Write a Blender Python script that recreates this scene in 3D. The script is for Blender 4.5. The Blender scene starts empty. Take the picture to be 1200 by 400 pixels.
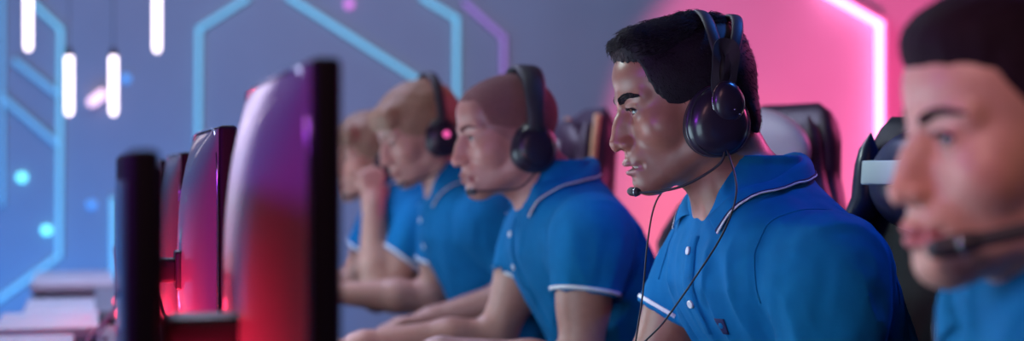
import bpy, bmesh, math, random
import numpy as np
from mathutils import Vector, Matrix, Euler
from mathutils.bvhtree import BVHTree

random.seed(4)
S = bpy.context.scene
COL = S.collection
R = math.radians

# ------------------------------------------------------------------ camera
cam_d = bpy.data.cameras.new('camera')
cam_d.sensor_width = 36; cam_d.lens = 60
cam = bpy.data.objects.new('camera', cam_d); COL.objects.link(cam)
cam.location = (0, 0, 1.13); cam.rotation_euler = (R(90), 0, 0)
cam_d.dof.use_dof = True; cam_d.dof.focus_distance = 2.33; cam_d.dof.aperture_fstop = 2.5
cam_d.clip_start = 0.05
S.camera = cam
S.view_settings.view_transform = 'Standard'; S.view_settings.look = 'None'
S.view_settings.gamma = 1; S.view_settings.exposure = 0; S.view_settings.use_curve_mapping = False

# ------------------------------------------------------------------ world and lights
W = bpy.data.worlds.new('world'); S.world = W; W.use_nodes = True
W.node_tree.nodes['Background'].inputs[0].default_value = (0.50, 0.20, 0.46, 1)
W.node_tree.nodes['Background'].inputs[1].default_value = 0.06

def light(name, kind, loc, target, color, power, size=0.5, size_y=None, angle=60, blend=0.6):
    d = bpy.data.lights.new(name, kind); d.color = color; d.energy = power
    if kind == 'AREA':
        d.size = size
        if size_y: d.shape = 'RECTANGLE'; d.size_y = size_y
    if kind == 'SPOT':
        d.spot_size = R(angle); d.spot_blend = blend; d.shadow_soft_size = size
    o = bpy.data.objects.new(name, d); COL.objects.link(o); o.location = loc
    o.rotation_euler = (Vector(target) - Vector(loc)).to_track_quat('-Z', 'Y').to_euler()
    return o

# stage-coloured lights, with unseen fills added for desks and faces
light('overhead_cool', 'AREA', (-.7, 3.2, 3.0), (0.1, 2.7, 1.1), (0.80, 0.95, 1.0), 10, 0.7, 0.7)
light('desk_fill', 'AREA', (-1.3, 4.6, 2.8), (-1.2, 4.7, .75), (0.62, 0.66, 1.0), 50, 0.5, 1.6)  # added lamp that brightens the white desk sections
light('stage_pink', 'AREA', (2.6, 4.6, 2.3), (0.2, 3.0, 1.1), (1.0, 0.12, 0.40), 32, 1.0, 1.0)
light('front_warm_fill', 'AREA', (-.25, 0.25, 2.0), (0.45, 1.5, 1.15), (1.0, 0.48, 0.50), 3.0, 0.5, 0.5)  # added fill from the camera side, strongest on the woman
light('near_fill_spot', 'SPOT', (-.35, .45, 1.9), (.36, 1.35, 1.15), (1.0, .66, .60), 26, .15, None, 30)  # extra spot added to brighten the woman only
light('stage_blue', 'SPOT', (1.5, 2.9, 3.0), (0.4, 2.45, 1.2), (0.04, 0.22, 1.0), 130, 0.15, None, 50)
# wall washes, then lamps added for faces, hair and monitor backs
light('wall_wash_blue_low', 'AREA', (-2.6, 6.9, 0.15), (-2.7, 8, 0.9), (0.0, 0.26, 0.95), 30, 2.6, 0.3)
light('wall_wash_cool_high', 'AREA', (-1.2, 6.2, 3.3), (-1.1, 8, 1.6), (0.32, 0.52, 1.0), 36, 3.6, 0.3)
light('wall_spot_pink', 'SPOT', (1.75, 5.9, 0.9), (1.62, 8, 1.1), (1.0, 0.085, 0.30), 340, 0.05, None, 59, 0.16)
light('wall_spot_coral', 'SPOT', (1.25, 5.9, 0.1), (1.02, 8, 0.72), (1.0, 0.20, 0.08), 170, 0.05, None, 40, 0.9)
light('side_key', 'SPOT', (-1.6, 3.5, 2.2), (.22, 2.55, 1.12), (0.78, 1.0, 0.98), 60, 0.12, None, 30, 0.5)  # added key that lifts the front planes of faces and chest
light('hair_violet_fill', 'SPOT', (1.5, 2.6, 2.6), (.5, 1.35, 1.25), (0.35, 0.08, 1.0), 45, 0.1, None, 30, 0.6)  # unseen spot added to turn the woman's hair top purple
light('monitor_violet_fill', 'AREA', (-1.1, 1.2, 1.45), (-0.35, 2.0, 1.15), (0.45, 0.05, 1.0), 7, 0.4, 0.2)  # unseen lamp added to tint the monitor backs violet
light('monitor_top_fill', 'SPOT', (-0.95, 1.35, 2.1), (-0.27, 1.62, 1.235), (0.85, 0.84, 1.0), 330, 0.05, None, 15, 1.0)  # narrow spot added to whiten the nearest monitor's top, fading downward

# ------------------------------------------------------------------ materials
def mat(name, col, rough=0.5, metal=0.0, emit=None, estr=0.0, bump=0.0, bscale=200, noise=0.0, nscale=8,
        attr=None, sss=0.0, coat=0.0, spec=0.5, bdist=0.002):
    m = bpy.data.materials.new(name); m.use_nodes = True
    nt = m.node_tree; p = nt.nodes['Principled BSDF']
    p.inputs['Base Color'].default_value = (*col, 1); p.inputs['Roughness'].default_value = rough
    p.inputs['Metallic'].default_value = metal
    p.inputs['Coat Weight'].default_value = coat; p.inputs['Specular IOR Level'].default_value = spec
    if emit:
        p.inputs['Emission Color'].default_value = (*emit, 1); p.inputs['Emission Strength'].default_value = estr
    src = None
    if attr:
        a = nt.nodes.new('ShaderNodeAttribute'); a.attribute_name = attr; src = a.outputs['Color']
    tc = nt.nodes.new('ShaderNodeTexCoord')
    if noise:
        n = nt.nodes.new('ShaderNodeTexNoise'); n.inputs['Scale'].default_value = nscale; n.inputs['Detail'].default_value = 6
        nt.links.new(tc.outputs['Object'], n.inputs['Vector'])
        mr = nt.nodes.new('ShaderNodeMapRange'); mr.inputs['From Min'].default_value = 0.3; mr.inputs['From Max'].default_value = 0.7
        mr.inputs['To Min'].default_value = 1 - noise; mr.inputs['To Max'].default_value = 1 + noise
        nt.links.new(n.outputs[0], mr.inputs['Value'])
        mx = nt.nodes.new('ShaderNodeMix'); mx.data_type = 'RGBA'; mx.blend_type = 'MULTIPLY'; mx.inputs[0].default_value = 1
        if src: nt.links.new(src, mx.inputs[6])
        else: mx.inputs[6].default_value = (*col, 1)
        nt.links.new(mr.outputs[0], mx.inputs[7]); src = mx.outputs[2]
    if src: nt.links.new(src, p.inputs['Base Color'])
    if bump:
        n2 = nt.nodes.new('ShaderNodeTexNoise'); n2.inputs['Scale'].default_value = bscale; n2.inputs['Detail'].default_value = 3
        nt.links.new(tc.outputs['Object'], n2.inputs['Vector'])
        b = nt.nodes.new('ShaderNodeBump'); b.inputs['Strength'].default_value = bump; b.inputs['Distance'].default_value = bdist
        nt.links.new(n2.outputs[0], b.inputs['Height']); nt.links.new(b.outputs[0], p.inputs['Normal'])
    if sss:
        p.inputs['Subsurface Weight'].default_value = sss
        p.inputs['Subsurface Radius'].default_value = (0.012, 0.005, 0.003); p.inputs['Subsurface Scale'].default_value = 0.5
    return m

M = {}
M['shirt'] = mat('polo_blue', (0.004, 0.145, 0.37), 0.85, bump=0.4, bscale=800, noise=0.07, nscale=30, spec=0.12, bdist=0.0008)
_nt = M['shirt'].node_tree; _b0 = [n for n in _nt.nodes if n.type == 'BUMP'][0]
_tc = [n for n in _nt.nodes if n.type == 'TEX_COORD'][0]; _mp = _nt.nodes.new('ShaderNodeMapping'); _mp.inputs['Scale'].default_value = (1.1, 1.1, .45)
_n = _nt.nodes.new('ShaderNodeTexNoise'); _n.noise_type = 'RIDGED_MULTIFRACTAL'; _n.inputs['Scale'].default_value = 11; _n.inputs['Detail'].default_value = 2.0; _n.inputs['Distortion'].default_value = .8
_b = _nt.nodes.new('ShaderNodeBump'); _b.inputs['Strength'].default_value = .8; _b.inputs['Distance'].default_value = .03
_nt.links.new(_tc.outputs['Object'], _mp.inputs['Vector']); _nt.links.new(_mp.outputs[0], _n.inputs['Vector']); _nt.links.new(_n.outputs[0], _b.inputs['Height']); _nt.links.new(_b.outputs[0], _b0.inputs['Normal'])
M['navy'] = mat('navy_trim', (0.006, 0.012, 0.09), 0.8)
M['white_trim'] = mat('white_trim', (0.8, 0.8, 0.85), 0.7)
M['button'] = mat('button_white', (0.75, 0.78, 0.8), 0.3)
M['hairband'] = mat('black_plastic', (0.012, 0.011, 0.018), 0.32)
M['gloss'] = mat('gloss_black', (0.020, 0.014, 0.030), 0.30, coat=0.25)
M['matte'] = mat('matte_black', (0.02, 0.018, 0.026), 0.55, bump=0.1, bscale=400)
M['chrome'] = mat('chrome', (0.6, 0.6, 0.65), 0.2, 1.0)
M['eye_white'] = mat('eye_white', (0.34, 0.30, 0.30), 0.15, coat=0.6)
M['iris'] = mat('iris_brown', (0.035, 0.015, 0.008), 0.15, coat=1)
M['pupil'] = mat('pupil', (0.003, 0.003, 0.004), 0.1, coat=1)
M['teeth'] = mat('teeth', (0.6, 0.55, 0.5), 0.3)
M['trouser'] = mat('trouser_navy', (0.012, 0.014, 0.03), 0.85, bump=0.2, bscale=300)

# ------------------------------------------------------------------ object helpers
def link(name, me, parent=None, mats=()):
    o = bpy.data.objects.new(name, me); COL.objects.link(o)
    for m in mats: me.materials.append(m)
    if parent is not None: o.parent = parent
    return o
def tag(o, label=None, cat=None, group=None, kind=None):
    if label: o['label'] = label
    if cat: o['category'] = cat
    if group: o['group'] = group
    if kind: o['kind'] = kind
    return o
def empty(name, loc=(0, 0, 0), rz=0, label=None, cat=None, group=None):
    o = bpy.data.objects.new(name, None); COL.objects.link(o); o.location = loc; o.rotation_euler = (0, 0, rz)
    o.empty_display_size = 0.05
    return tag(o, label, cat, group)
def mesh_np(name, V, F, smooth=True):
    me = bpy.data.meshes.new(name)
    me.from_pydata([tuple(map(float, v)) for v in V] if not isinstance(V, np.ndarray) else V.tolist(), [],
                   F.tolist() if isinstance(F, np.ndarray) else F)
    if smooth: me.polygons.foreach_set('use_smooth', [True] * len(me.polygons))
    me.update(); return me
class MB:
    def __init__(s): s.v = []; s.f = []
    def add(s, V, F):
        n = len(s.v); s.v += [tuple(map(float, v)) for v in V]; s.f += [tuple(i + n for i in f) for f in F]; return s
    def tube(s, pts, r, n=10, closed=False):
        pts = [Vector(p) for p in pts]; m = len(pts)
        rr = r if hasattr(r, '__len__') else [r] * m
        V = []; F = []; up = Vector((0, 0, 1)); prev = None
        for i, p in enumerate(pts):
            a = pts[(i - 1) % m] if (closed or i > 0) else p
            b = pts[(i + 1) % m] if (closed or i < m - 1) else p
            t = (b - a).normalized()
            if prev is None:
                u = t.cross(up if abs(t.z) < .9 else Vector((1, 0, 0))).normalized()
            else:
                u = (prev - t * prev.dot(t)).normalized()
            prev = u; w = t.cross(u)
            for k in range(n):
                a_ = 2 * math.pi * k / n
                V.append(p + (u * math.cos(a_) + w * math.sin(a_)) * rr[i])
        for i in range(m if closed else m - 1):
            j = (i + 1) % m
            for k in range(n):
                F.append((i * n + k, i * n + (k + 1) % n, j * n + (k + 1) % n, j * n + k))
        if not closed:
            F.append(tuple(range(n - 1, -1, -1))); F.append(tuple((m - 1) * n + k for k in range(n)))
        return s.add(V, F)
    def box(s, c, size, bev=0.0, M4=None, seg=2):
        bm = bmesh.new(); bmesh.ops.create_cube(bm, size=1)
        for v in bm.verts: v.co = Vector((v.co.x * size[0], v.co.y * size[1], v.co.z * size[2]))
        if bev: bmesh.ops.bevel(bm, geom=bm.edges[:], offset=bev, segments=seg, profile=0.5, affect='EDGES')
        bm.verts.index_update()
        V = [v.co.copy() for v in bm.verts]
        if M4 is not None: V = [M4 @ v for v in V]
        V = [v + Vector(c) for v in V]; F = [tuple(v.index for v in f.verts) for f in bm.faces]; bm.free()
        return s.add(V, F)
    def grid(s, P, close_u=False, close_v=False):
        # P[i][j] points
        n = len(P); m = len(P[0]); V = [q for row in P for q in row]; F = []
        for i in range(n if close_u else n - 1):
            for j in range(m if close_v else m - 1):
                a = i * m + j; b = i * m + (j + 1) % m; c = ((i + 1) % n) * m + (j + 1) % m; d = ((i + 1) % n) * m + j
                F.append((a, b, c, d))
        return s.add(V, F)
    def build(s, name, m, parent=None, smooth=True, angle=None):
        me = mesh_np(name, s.v, s.f, smooth)
        o = link(name, me, parent, m if isinstance(m, (list, tuple)) else [m])
        if smooth and angle is not None:
            try: me.set_sharp_from_angle(angle=R(angle))
            except Exception: pass
        return o
def lathe(mb, prof, n=32, M4=None, sx=1, sy=1):
    P = []
    for (r, z) in prof:
        row = []
        for k in range(n):
            a = 2 * math.pi * k / n; v = Vector((r * math.cos(a) * sx, r * math.sin(a) * sy, z))
            row.append(M4 @ v if M4 is not None else v)
        P.append(row)
    return mb.grid(P, close_v=True)
def spline(pts, n=24, closed=False):
    pts = [Vector(p) for p in pts]; m = len(pts); out = []
    segs = m if closed else m - 1
    for i in range(segs):
        p0 = pts[(i - 1) % m] if (closed or i > 0) else pts[0]
        p1 = pts[i]; p2 = pts[(i + 1) % m]
        p3 = pts[(i + 2) % m] if (closed or i < m - 2) else pts[-1]
        for k in range(n):
            t = k / n
            out.append(0.5 * ((2 * p1) + (p2 - p0) * t + (2 * p0 - 5 * p1 + 4 * p2 - p3) * t * t + (3 * p1 - p0 - 3 * p2 + p3) * t ** 3))
    if not closed: out.append(pts[-1])
    return out

# ------------------------------------------------------------------ implicit sculpting
def smin(a, b, k):
    h = np.maximum(k - np.abs(a - b), 0) / k
    return np.minimum(a, b) - h * h * k * 0.25
class Field:
    def __init__(s, lo, hi, step, M4=None):
        # M4 : field space -> local sculpt space (primitives are given in sculpt space)
        s.ax = [np.arange(lo[i], hi[i] + step, step) for i in range(3)]
        s.F = np.full([len(a) for a in s.ax], 0.06, dtype=np.float32)
        s.A = np.array(M4.to_3x3()) if M4 is not None else None
        s.t = np.array(M4.translation) if M4 is not None else None
        s.inv = M4.inverted() if M4 is not None else None
    def frame(s, M4):
        s.A = np.array(M4.to_3x3()); s.t = np.array(M4.translation); s.inv = M4.inverted(); return s
    def noframe(s): s.A = None; s.inv = None; return s
    def sub(s, lo, hi, m):
        lo = Vector(lo); hi = Vector(hi)
        if s.A is not None:
            cs = [s.inv @ Vector((x, y, z)) for x in (lo.x, hi.x) for y in (lo.y, hi.y) for z in (lo.z, hi.z)]
            lo = Vector([min(c[i] for c in cs) for i in range(3)]); hi = Vector([max(c[i] for c in cs) for i in range(3)])
        sl = []
        for i in range(3):
            a = np.searchsorted(s.ax[i], lo[i] - m); b = np.searchsorted(s.ax[i], hi[i] + m)
            if b - a < 1: return None, None
            sl.append(slice(a, b))
        X, Y, Z = np.meshgrid(s.ax[0][sl[0]], s.ax[1][sl[1]], s.ax[2][sl[2]], indexing='ij', sparse=s.A is None)
        if s.A is not None:
            A = s.A; t = s.t
            X, Y, Z = (A[0, 0] * X + A[0, 1] * Y + A[0, 2] * Z + t[0], A[1, 0] * X + A[1, 1] * Y + A[1, 2] * Z + t[1],
                       A[2, 0] * X + A[2, 1] * Y + A[2, 2] * Z + t[2])
        return tuple(sl), (X, Y, Z)
    def put(s, sl, d, k, op):
        g = s.F[sl]
        if op == 'u': g = smin(g, d, k)
        elif op == 's': g = -smin(-g, d, k)
        elif op == 'i': g = -smin(-g, -d, k)
        s.F[sl] = g
    def ell(s, c, r, k=0.01, op='u', rot=None):
        m = max(0.012, k) + (max(r) if rot is not None else 0)
        lo = [c[i] - r[i] for i in range(3)]; hi = [c[i] + r[i] for i in range(3)]
        sl, P = s.sub(lo, hi, m)
        if sl is None: return s
        x, y, z = P[0] - c[0], P[1] - c[1], P[2] - c[2]
        if rot is not None:
            Q = np.array(rot.to_3x3().transposed())
            x, y, z = (Q[0, 0] * x + Q[0, 1] * y + Q[0, 2] * z, Q[1, 0] * x + Q[1, 1] * y + Q[1, 2] * z, Q[2, 0] * x + Q[2, 1] * y + Q[2, 2] * z)
        k0 = np.sqrt((x / r[0]) ** 2 + (y / r[1]) ** 2 + (z / r[2]) ** 2)
        k1 = np.sqrt((x / r[0] ** 2) ** 2 + (y / r[1] ** 2) ** 2 + (z / r[2] ** 2) ** 2) + 1e-6
        s.put(sl, (k0 * (k0 - 1) / k1).astype(np.float32), k, op); return s
    def cap(s, a, b, ra, rb=None, k=0.01, op='u'):
        rb = ra if rb is None else rb; R_ = max(ra, rb)
        lo = [min(a[i], b[i]) - R_ for i in range(3)]; hi = [max(a[i], b[i]) + R_ for i in range(3)]
        sl, P = s.sub(lo, hi, max(0.012, k))
        if sl is None: return s
        ba = [b[i] - a[i] for i in range(3)]; L = sum(q * q for q in ba) + 1e-9
        pa = [P[i] - a[i] for i in range(3)]
        t = np.clip((pa[0] * ba[0] + pa[1] * ba[1] + pa[2] * ba[2]) / L, 0, 1)
        d = np.sqrt((pa[0] - t * ba[0]) ** 2 + (pa[1] - t * ba[1]) ** 2 + (pa[2] - t * ba[2]) ** 2) - (ra + (rb - ra) * t)
        s.put(sl, d.astype(np.float32), k, op); return s
    def sym(s, fn, c, *a, **kw):
        for sg in (-1, 1):
            if fn == 'ell': s.ell((c[0] * sg, c[1], c[2]), *a, **kw)
            else: s.cap((c[0] * sg, c[1], c[2]), (a[0][0] * sg, a[0][1], a[0][2]), *a[1:], **kw)
        return s
    def func(s, lo, hi, fn, k=0.01, op='u', norm=False, m=0.02):
        sl, P = s.sub(lo, hi, m)
        if sl is None: return s
        d = fn(*P)
        d = np.broadcast_to(d, s.F[sl].shape)
        if norm:
            h = float(s.ax[0][1] - s.ax[0][0]); g = np.gradient(d, h)
            d = d / np.maximum(np.sqrt(g[0] ** 2 + g[1] ** 2 + g[2] ** 2), 0.3)
        s.put(sl, d.astype(np.float32), k, op); return s
    def disp(s, fn):
        X, Y, Z = np.meshgrid(*s.ax, indexing='ij', sparse=True)
        s.F += fn(X, Y, Z).astype(np.float32); return s
    def mesh(s, smooth=1):
        F = s.F; F[0] = F[-1] = 0.05; F[:, 0] = F[:, -1] = 0.05; F[:, :, 0] = F[:, :, -1] = 0.05
        I = F < 0; nx, ny, nz = F.shape
        c = np.zeros((nx - 1, ny - 1, nz - 1), np.int8)
        for dx in (0, 1):
            for dy in (0, 1):
                for dz in (0, 1):
                    c += I[dx:nx - 1 + dx, dy:ny - 1 + dy, dz:nz - 1 + dz]
        act = (c > 0) & (c < 8); ijk = np.argwhere(act); n = len(ijk)
        idx = -np.ones(c.shape, np.int32); idx[act] = np.arange(n)
        acc = np.zeros((n, 3)); cnt = np.zeros(n); i, j, k = ijk.T
        corners = [(a, b, d) for a in (0, 1) for b in (0, 1) for d in (0, 1)]
        for p in corners:
            for ax in range(3):
                if p[ax] == 1: continue
                q = list(p); q[ax] = 1
                fa = F[i + p[0], j + p[1], k + p[2]]; fb = F[i + q[0], j + q[1], k + q[2]]
                mk = (fa < 0) != (fb < 0); den = np.where(mk, fa - fb, 1.0); t = np.where(mk, fa / den, 0)
                pos = np.tile(np.array(p, float), (n, 1)); pos[:, ax] = t
                acc += pos * mk[:, None]; cnt += mk
        V = ijk + acc / cnt[:, None]
        quads = []
        for ax in range(3):
            sl0 = [slice(None)] * 3; sl1 = [slice(None)] * 3; sl0[ax] = slice(0, -1); sl1[ax] = slice(1, None)
            a = I[tuple(sl0)]; b = I[tuple(sl1)]; e = np.argwhere(a != b)
            u, v = (ax + 1) % 3, (ax + 2) % 3
            e = e[(e[:, u] > 0) & (e[:, v] > 0) & (e[:, u] < F.shape[u] - 1) & (e[:, v] < F.shape[v] - 1)]
            def g(du, dv):
                q = e.copy(); q[:, u] -= du; q[:, v] -= dv; return idx[q[:, 0], q[:, 1], q[:, 2]]
            Q = np.stack([g(1, 1), g(0, 1), g(0, 0), g(1, 0)], 1)
            flip = ~a[e[:, 0], e[:, 1], e[:, 2]]
            Q[flip] = Q[flip][:, ::-1]; quads.append(Q)
        Q = np.concatenate(quads); Q = Q[(Q >= 0).all(1)]
        P = np.stack([np.interp(V[:, d], np.arange(len(s.ax[d])), s.ax[d]) for d in range(3)], 1)
        if smooth:
            E = np.concatenate([Q[:, [0, 1]], Q[:, [1, 2]], Q[:, [2, 3]], Q[:, [3, 0]]])
            E = np.concatenate([E, E[:, ::-1]]); deg = np.bincount(E[:, 0], minlength=n)[:, None]
            for it in range(smooth):
                Sx = np.stack([np.bincount(E[:, 0], weights=P[E[:, 1], d], minlength=n) for d in range(3)], 1)
                P = P * 0.5 + 0.5 * Sx / np.maximum(deg, 1)
        return P, Q
def join(parts):
    V = []; Q = []; n = 0
    for P, q in parts: V.append(P); Q.append(q + n); n += len(P)
    return np.concatenate(V), np.concatenate(Q)
def colattr(me, name, C):
    a = me.color_attributes.new(name, 'FLOAT_COLOR', 'POINT')
    C4 = np.concatenate([np.clip(C, 0, 1), np.ones((len(C), 1))], 1).astype(np.float32)
    a.data.foreach_set('color', C4.ravel())
def sines(X, Y, Z, f, seed=0):
    r = np.random.RandomState(seed); o = 0
    for i in range(7):
        w = r.normal(size=3) * f; ph = r.rand() * 6.28
        o = o + np.sin(w[0] * X + w[1] * Y + w[2] * Z + ph + 1.2 * np.sin(w[1] * X * .6 + w[2] * Y * .7 + w[0] * Z * .5 + ph * 2))
    return o / 7

# ------------------------------------------------------------------ head sculpt (local: x right, y forward, z up, eyes at z=0)
def sculpt_head(f, P):
    fem = P.get('fem', 0.0); jw = P.get('jaw', 1.0); ns = P.get('nose', 1.0)
    f.ell((0, -.010, .032), (.075, .0955, .081), .01)
    f.ell((0, .034, .046), (.060, .058, .048), .02)
    f.ell((0, .022, -.022), (.064, .064, .080), .02)
    f.sym('ell', (.047, .048, -.026), (.018, .022, .018), k=.034)
    # jaw
    f.ell((0, .064, -.098), (.023 * jw, .024, .019), .018)
    f.ell((0, .030, -.075), (.046 * jw, .050, .034), .02)
    f.sym('cap', (.014 * jw, .068, -.100), (.050 * jw, .006, -.068), .015, .016, k=.02)
    f.sym('cap', (.050 * jw, .004, -.066), (.060, -.004, -.015), .016, .016, k=.02)
    # brow ridge
    br = .0085 if not fem else .006
    f.sym('cap', (.010, .0855, .017), (.046, .066, .019), br, .008, k=.014)
    # eye sockets
    f.sym('ell', (.031, .097, .001), (.018, .0155, .0115), k=.014, op='s')
    f.sym('ell', (.018, .092, -.004), (.007, .011, .008), k=.012, op='s')
    # maxilla, lips
    f.ell((0, .074, -.066), (.029, .025, .026), .018)
    # nose
    tip = (0, .1065 + .003 * (ns - 1), -.037)
    f.cap((0, .083, .010), (0, .0985, -.018), .0068 * ns, .0078 * ns, k=.010)
    f.cap((0, .0965, -.012), tip, .0078 * ns, .0098 * ns, k=.008)
    f.cap((0, .084, -.010), (0, .092, -.040), .013, .013, k=.012)
    f.ell((0, tip[1] - .002, -.0405), (.0088, .0105, .0082), .006)
    f.sym('ell', (.0125 * ns, .0945, -.0425), (.0068, .0105, .0078), k=.006)
    f.cap((0, .109, -.047), (0, .092, -.050), .0034, .004, k=.006)
    f.sym('ell', (.0068, .1000, -.0505), (.0040, .0068, .0042), k=.003, op='s')
    # eyelids over eyeball
    ec = (.031, .0705, 0)
    f.sym('ell', ec, (.0154, .0148, .0150), k=.005)
    f.sym('cap', (.019, .0850, .0078), (.043, .0770, .0070), .0022, .0020, k=.005)
    op = P.get('eye_open', 1.0)
    for sg in (-1, 1):
        def slit(X, Y, Z, sg=sg):
            dx = (X * sg - ec[0]); dy = Y - ec[1]; dz = Z - ec[2]; r = np.sqrt(dx * dx + dy * dy + dz * dz) + 1e-6
            az = np.degrees(np.arctan2(dx, np.maximum(dy, 1e-4))); el = np.degrees(np.arcsin(np.clip(dz / r, -1, 1)))
            t = (az - 9) / 50; e0 = 1.0 + 2.0 * t
            hgt = np.clip(1 - t * t, 0, 1) ** .75 * np.where(el > e0, 20, 17) * op - .5
            d = (np.abs(el - e0) - hgt) * (math.pi / 180) * r
            d = np.where(np.abs(t) > 1, np.maximum(d, (np.abs(t) - 1) * .04), d)
            return np.maximum(np.maximum(d, r - .024), np.where(dy < 0, .01, -.01))
        f.func((min(.012 * sg, .052 * sg), .060, -.012), (max(.012 * sg, .052 * sg), .092, .012), slit, .0015, 's', m=.003)
    f.sym('ell', ec, (.0122, .0122, .0122), k=.0015, op='s')
    # lips
    lz = P.get('open', 0.0)
    full = 1.0 + .25 * fem
    f.cap((0, .0975, -.0685), (-.0245, .0800, -.0745), .0058 * full, .0022, k=.005)
    f.cap((0, .0975, -.0685), (.0245, .0800, -.0745), .0058 * full, .0022, k=.005)
    f.sym('ell', (.006, .0975, -.0690), (.008, .0065, .0045 * full), k=.004)
    f.cap((0, .0955, -.0805 - lz), (-.0225, .0800, -.0755), .0066 * full, .0022, k=.005)
    f.cap((0, .0955, -.0805 - lz), (.0225, .0800, -.0755), .0066 * full, .0022, k=.005)
    f.ell((0, .084, -.084), (.018, .012, .007), .01)
    f.ell((0, .1035, -.0918), (.018, .0125, .0050), .008, 's')
    f.ell((0, .1035, -.060), (.0034, .006, .0095), .006, 's')
    f.ell((0, .0960, -.0749 - lz * .5), (.0230, .014, .0011 + lz * .55), .0022, 's')
    f.sym('ell', (.0268, .088, -.0750), (.0030, .006, .003), k=.008, op='s')
    # chin
    f.ell((0, .0795, -.1015), (.016, .0125, .0115), .014)
    # ears
    rot = Euler((0, 0, 0)).to_matrix().to_4x4()
    f.sym('ell', (.0775, -.018, -.016), (.0065, .0175, .030), k=.004)
    f.sym('ell', (.0850, -.015, -.012), (.0045, .0105, .018), k=.003, op='s')
    f.sym('cap', (.078, -.008, -.028), (.077, -.010, -.020), .004, .004, k=.003)

def head_color(L, base, P):
    """true pigment: lips, stubble shadow, warm cheeks; L = head local coordinates"""
    C = np.tile(np.array(base, float), (len(L), 1)); x, y, z = L.T; ax_ = np.abs(x)
    lz = P.get('open', 0)
    def blob(cx, cy, cz, rx, ry, rz, pw=2): return np.exp(-(((ax_ - cx) / rx) ** 2 + ((y - cy) / ry) ** 2 + ((z - cz) / rz) ** 2) ** pw)
    lipu = np.exp(-((np.maximum(0, np.abs(z - (-.0705 - ax_ * .17)) - .003) / .0022) ** 2)) * (ax_ < .0235) * (y > .078)
    lipl = np.exp(-((np.maximum(0, np.abs(z - (-.0808 - lz + ax_ * .22)) - .0042) / .0022) ** 2)) * (ax_ < .022) * (y > .078)
    lip = np.clip(lipu + lipl, 0, 1)[:, None]
    lc = np.array(P.get('lip', (0.32, 0.10, 0.09)))
    ch = (blob(.045, .07, -.03, .03, .04, .025, 1) * .5 + blob(0, .11, -.035, .014, .03, .016, 1) * .6)[:, None]
    C = C * (1 - ch) + ch * C * np.array([1.12, .82, .8])
    st = P.get('stubble', 0)
    if st:
        m = (np.clip((-z - .055) / .02, 0, 1) * np.clip((y + .01) / .03, 0, 1) * np.clip((z + .135) / .02, 0, 1))[:, None] * st
        C = C * (1 - m) + m * C * np.array([.55, .55, .62])
    sc = P.get('scalp', 0)
    if sc:
        hl = .062 - np.clip((ax_ - .028) * 1.6, 0, .05) - np.clip((.05 - y) * 0.9, 0, 0.12)
        m = (np.clip((z - hl) / .008, 0, 1) * np.clip((.082 - y) / .02, 0, 1))[:, None] * sc
        C = C * (1 - m) + m * np.array(P.get('scalp_col', (.09, .045, .04)))
    C = C * (1 - lip) + lip * lc
    return C

# ------------------------------------------------------------------ body pieces (root space: y forward, x right, hips on the axis)
TZ = np.array([.46, .52, .62, .72, .82, .90, .97, 1.02, 1.055, 1.085, 1.11, 1.14])
TA = np.array([.175, .180, .172, .160, .166, .178, .188, .185, .165, .125, .085, .066])
TB = np.array([.115, .125, .118, .110, .118, .126, .124, .112, .096, .082, .074, .066])
TY = np.array([.04, .05, .055, .065, .095, .125, .150, .165, .175, .185, .195, .205])
def torso_fn(P, off):
    wid = P.get('wide', 1.0); lean = P.get('lean', 0.0)
    def fn(X, Y, Z):
        a = np.interp(Z, TZ, TA) * wid + off; b = np.interp(Z, TZ, TB) + off; c = np.interp(Z, TZ, TY) + lean * np.clip((Z - .6) / .5, 0, 1)
        chest = P.get('chest', .012) * np.exp(-((Z - .95) / .08) ** 2)
        b = b + np.where(Y > c, chest, 0)
        e = P.get('square', 2.4)
        q = (np.abs(X / a) ** e + np.abs((Y - c) / b) ** e) ** (1 / e)
        d = (q - 1) * np.minimum(a, b)
        d = np.maximum(d, Z - 1.145 - off)
        return np.maximum(d, .46 - off - Z)
    return fn

def hand_into(f, w, d, s, n, curl=0.5, thumb=0.4, sc=1.0, spread=0.06):
    """palm, four unequal jointed fingers and a thumb from the palm's side; w wrist, d finger direction, s thumb side, n palm normal"""
    w, d, s, n = [Vector(v) for v in (w, d, s, n)]; d.normalize(); s = (s - d * s.dot(d)).normalized()
    n2 = d.cross(s); n = n2 if n2.dot(n) > 0 else -n2
    for i, (o, L) in enumerate(((.026, .082), (.009, .088), (-.008, .084), (-.024, .077))):
        f.cap(w + s * o * .55 * sc + d * .005, w + (d * L + s * o) * sc, .0125 * sc, .0105 * sc, k=.012)
    lens = ((.042, .025, .021), (.047, .029, .022), (.043, .027, .021), (.034, .021, .019))
    for i in range(4):
        o = (.026, .009, -.008, -.024)[i]; L = (.084, .089, .085, .078)[i]
        p = w + (d * L + s * o) * sc; dd = (d + s * spread * (1.5 - i)).normalized()
        r = (.0092, .0094, .0090, .0080)[i] * sc
        nn = (n - dd * n.dot(dd)).normalized()
        for j in range(3):
            a = curl * (0.75, 1.0, 0.7)[j] * (1 + .08 * i)
            dd, nn = dd * math.cos(a) + nn * math.sin(a), nn * math.cos(a) - dd * math.sin(a)
            q = p + dd * lens[i][j] * sc
            f.cap(p, q, r, r * .9, k=.0035); p = q; r *= .9
    # thumb
    p = w + (d * .022 + s * .022 + n * .004) * sc; td = (d * .62 + s * (.75 - .5 * thumb) + n * (.25 + .5 * thumb)).normalized(); r = .0135 * sc
    for j, L in enumerate((.044, .034, .027)):
        q = p + td * L * sc; f.cap(p, q, r, r * .82, k=.006); p = q; r *= .84
        td = (td + (-s * .35 + d * .25) * (thumb + .2)).normalized()

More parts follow.
